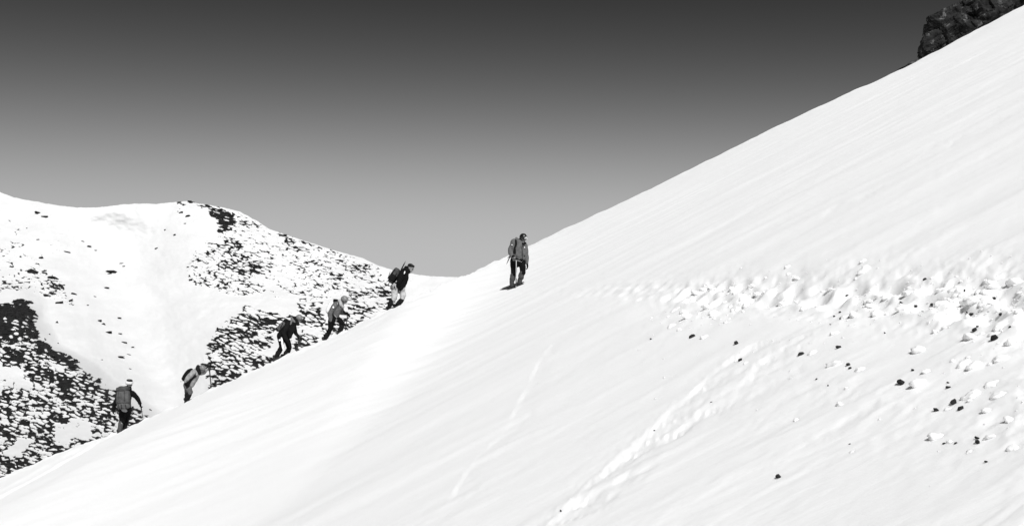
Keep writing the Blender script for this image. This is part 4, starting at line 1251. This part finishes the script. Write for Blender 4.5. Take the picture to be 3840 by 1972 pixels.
# ---- 5: pale sleeve, black pack, deeply bent
f = Figure((650, 1340), 180 / 1191, crest_Y(720) + 0.25, (340, 1090), 'person in pale sleeved jacket with grey helmet, deeply bent, second from the left')
p = f.p
hc, HF = climber(f, (712, 285), (0.80, -0.25, -0.60), [(580, 330), (520, 430), (450, 560), (370, 690)], None,
    [[(520, 370, -.16), (380, 520, -.20), (345, 600, -.18)], [(600, 380, .15), (720, 400, .25), (830, 255, .22)]],
    [[(370, 710, -.09), (430, 850, -.09), (360, 1030, -.09)], [(340, 720, .09), (340, 880, .05), (310, 1050, .06)]], 0.88)
add_face(f, hc, HF, 0.88)
add_helmet(f, hc, HF, M['helmet_grey'], 0.9)
blob('hood', f.chain([(620, 230, -.03), (625, 300, -.07), (660, 400, -.05)], [0.07, 0.075, 0.05]) + f.chain([(600, 270, .04), (640, 370, .04)], [0.08, 0.07]), M['gaiter_dark'], f.root, 0.012, 2, 0.01, 10, 2)
jk = f.chain([(570, 370), (540, 450), (490, 560), (420, 670)], [0.13, 0.15, 0.135, 0.13]) + f.chain([(535, 350, -.13), (470, 430, -.18), (390, 510, -.19), (350, 585, -.18)], [0.095, 0.088, 0.078, 0.055])
jk += f.chain([(600, 390, .15), (700, 400, .23), (810, 280, .22)], [0.08, 0.06, 0.045])
jk5 = blob('jacket', jk, M['jacket_pale'], f.root, 0.013, 3, 0.016, 9, 41)
blob('waist_strap', f.chain([(590, 440, -.13), (470, 520, -.17), (400, 640, -.15), (385, 740, -.14)], [0.045, 0.05, 0.06, 0.06]), M['pack_black'], f.root, 0.013, 2)
blob('trousers', f.chain([(350, 690, -.06), (400, 770, -.09), (435, 850, -.09), (415, 890, -.09)], [0.125, 0.115, 0.09, 0.08]) + f.chain([(330, 700, .07), (335, 800, .06), (340, 890, .05)], [0.12, 0.10, 0.085]) + f.chain([(340, 680), (400, 670)], [0.12, 0.12]), M['trouser_grey'], f.root, 0.014, 3, 0.014, 9, 2)
for a in ([(415, 880, -.09), (400, 940, -.09), (380, 990, -.09), (350, 1045, -.09)], [(340, 880, .05), (335, 950, .05), (325, 1000, .06), (310, 1050, .06)]):
    blob('gaiter', f.chain(a, [0.085, 0.09, 0.075, 0.068]), M['gaiter_dark'], f.root, 0.012, 2, 0.012, 14, 8)
add_boot(f, p(345, 1060, -.09), (0.78, -0.1, 0.32)); add_boot(f, p(300, 1075, .06), (0.75, -0.1, 0.34))
add_glove(f, p(345, 590, -.18), (-0.1, 0, -1), (0.6, 0.5, 0), M['glove'], 1, 0.8, 1.2)
add_glove(f, p(822, 265, .22), (0.75, 0, 0.35), (0.2, -0.6, -0.6), M['glove'], -1, 1.1, 1.2)
stick(f, 'trekking_pole', p(848, 245, .2), p(902, 785, .2), 'thin grey pole held out in front of the deeply bent climber', mat='pole', r=0.021, basket=True)
bp = wrap(f.w(330, 440, .0), 'backpack', 'black rounded backpack on the deeply bent climber', 'backpack')
o0 = bp.location - f.base
Rb = rotY(36)
blob('bag', [ellipsoid(p(345, 435, .02) - o0, (0.105, 0.17, 0.235), Rb, 0.7)], M['pack_black'], bp, 0.014, 3, 0.012, 9, 2)
solid('lid', [ellipsoid(p(440, 320, .0) - o0, (0.07, 0.14, 0.06), Rb, 0.7)], M['pack_black'], bp)
solid('buckle', [ellipsoid(p(185, 597) - o0, (0.014, 0.01, 0.01))], M['pack_black'], bp)
solid('strap', [tube(p(185, 597) - o0, 0.005, p(230, 585) - o0, 0.006, 6), tube(p(605, 330, -.19) - o0, 0.012, p(610, 440, -.18) - o0, 0.012, 6)], M['scarf'], bp)

# ---- 6: seen from behind under a tall pack
f = Figure((390, 1410), 180 / 992, crest_Y(450) + 0.1, (310, 1215), 'person in black seen from behind under a tall grey pack, leftmost climber')
p = f.p
HF = frame((0.55, 0.80, -0.10))
hc = p(500, 165, .12)
blob('body', head_prims(hc, HF, 1.0) + f.chain([(495, 210, .08), (480, 300, .02), (460, 450, 0), (440, 600, -.02), (430, 660, -.02)], [0.06, 0.12, 0.15, 0.13, 0.14]) +
     f.chain([(340, 340, 0), (235, 560, -.02), (185, 700, .02)], [0.06, 0.048, 0.035]) + f.chain([(580, 350, .02), (680, 480, .06), (712, 590, .16)], [0.06, 0.048, 0.035]) +
     f.chain([(400, 680), (375, 900, .02), (335, 1100, -.06)], [0.10, 0.07, 0.05]) + f.chain([(470, 680, .08), (440, 880, .22), (385, 1050, .2)], [0.10, 0.07, 0.05]), M['skin'], f.root, 0.011, 2)
h6 = add_helmet(f, hc, HF, M['helmet_white'], 1.0, None)
solid('goggle_band', [ellipsoid(hc + HF @ Vector((-0.03, -0.03, 0.105)), (0.10, 0.09, 0.052), HF, 0.9)], M['boot'], h6)
jk = f.chain([(480, 280, .02), (460, 450, 0), (440, 620, 0)], [0.14, 0.165, 0.15]) + f.chain([(345, 345, 0), (285, 450, -.02), (238, 560, -.03), (190, 690, .01)], [0.09, 0.082, 0.072, 0.055]) + f.chain([(575, 350, .02), (640, 410, .04), (690, 490, .08), (712, 575, .15)], [0.09, 0.08, 0.068, 0.055])
blob('jacket', jk, M['jacket_black'], f.root, 0.013, 3, 0.016, 9, 51)
blob('trousers', f.chain([(400, 660), (380, 780, .01), (372, 940, .02)], [0.14, 0.12, 0.09]) + f.chain([(470, 660, .06), (450, 780, .15), (425, 900, .22), (405, 980, .21)], [0.135, 0.115, 0.09, 0.08]) + f.chain([(400, 640), (470, 640)], [0.14, 0.14]), M['trouser_black'], f.root, 0.014, 3, 0.013, 9, 2)
for a, m_ in (([(350, 955, .0), (345, 1010, -.02), (338, 1060, -.04), (332, 1110, -.06)], 'gaiter'), ([(405, 960, .21), (395, 1010, .2), (385, 1050, .2), (375, 1080, .2)], 'gaiter_dark')):
    blob('gaiter', f.chain(a, [0.078, 0.08, 0.072, 0.068]), M[m_], f.root, 0.012, 2, 0.012, 14, 8)
add_boot(f, p(322, 1150, -.06), (0.45, 0.62, 0.38)); add_boot(f, p(368, 1105, .2), (0.5, 0.6, 0.3))
add_glove(f, p(188, 695, .02), (-0.1, 0.1, -1), (0.6, 0.6, 0), M['glove'], 1, 0.8, 1.15)
add_glove(f, p(712, 580, .15), (0.1, 0.25, -1), (0.5, 0.5, 0), M['glove'], -1, 1.0, 1.15)
stick(f, 'trekking_pole', p(716, 640, .22), p(742, 905, .3), 'thin pole in the right hand of the climber with tall pack', mat='pole', r=0.012, basket=True)
bp = wrap(f.w(460, 430, -.27), 'backpack', 'tall grey expedition backpack covering the back of the leftmost climber', 'backpack')
o0 = bp.location - f.base
Rb = rotY(-3)
bag = blob('bag', [ellipsoid(p(462, 400, -.27) - o0, (0.205, 0.15, 0.25), Rb, 0.5)], M['pack_grey'], bp, 0.014, 3, 0.016, 7, 2)
lid = blob('lid', [ellipsoid(p(450, 245, -.27) - o0, (0.205, 0.165, 0.085), rotY(-4), 0.6)], M['pack_mid'], bp, 0.014, 3, 0.014, 8, 4)
blob('bottom_compartment', [ellipsoid(p(470, 590, -.26) - o0, (0.225, 0.155, 0.105), Rb, 0.6)], M['pack_grey'], bp, 0.014, 3, 0.016, 8, 6)
for zx in (350, 575):
    solid('side_pocket', [ellipsoid(p(zx, 470, -.27) - o0, (0.05, 0.10, 0.17), Rb, 0.6)], M['pack_mid'], bp)
for zx in (395, 450, 540):
    solid('strap', [tube(p(zx, 560, -.425) - o0, 0.010, p(zx + 5, 650, -.39) - o0, 0.010, 6)], M['pack_black'], bp)
solid('lid_strap', [tube(p(395, 280, -.44) - o0, 0.010, p(405, 480, -.43) - o0, 0.010, 6), tube(p(520, 285, -.44) - o0, 0.010, p(520, 480, -.43) - o0, 0.010, 6)], M['pack_mid'], lid)
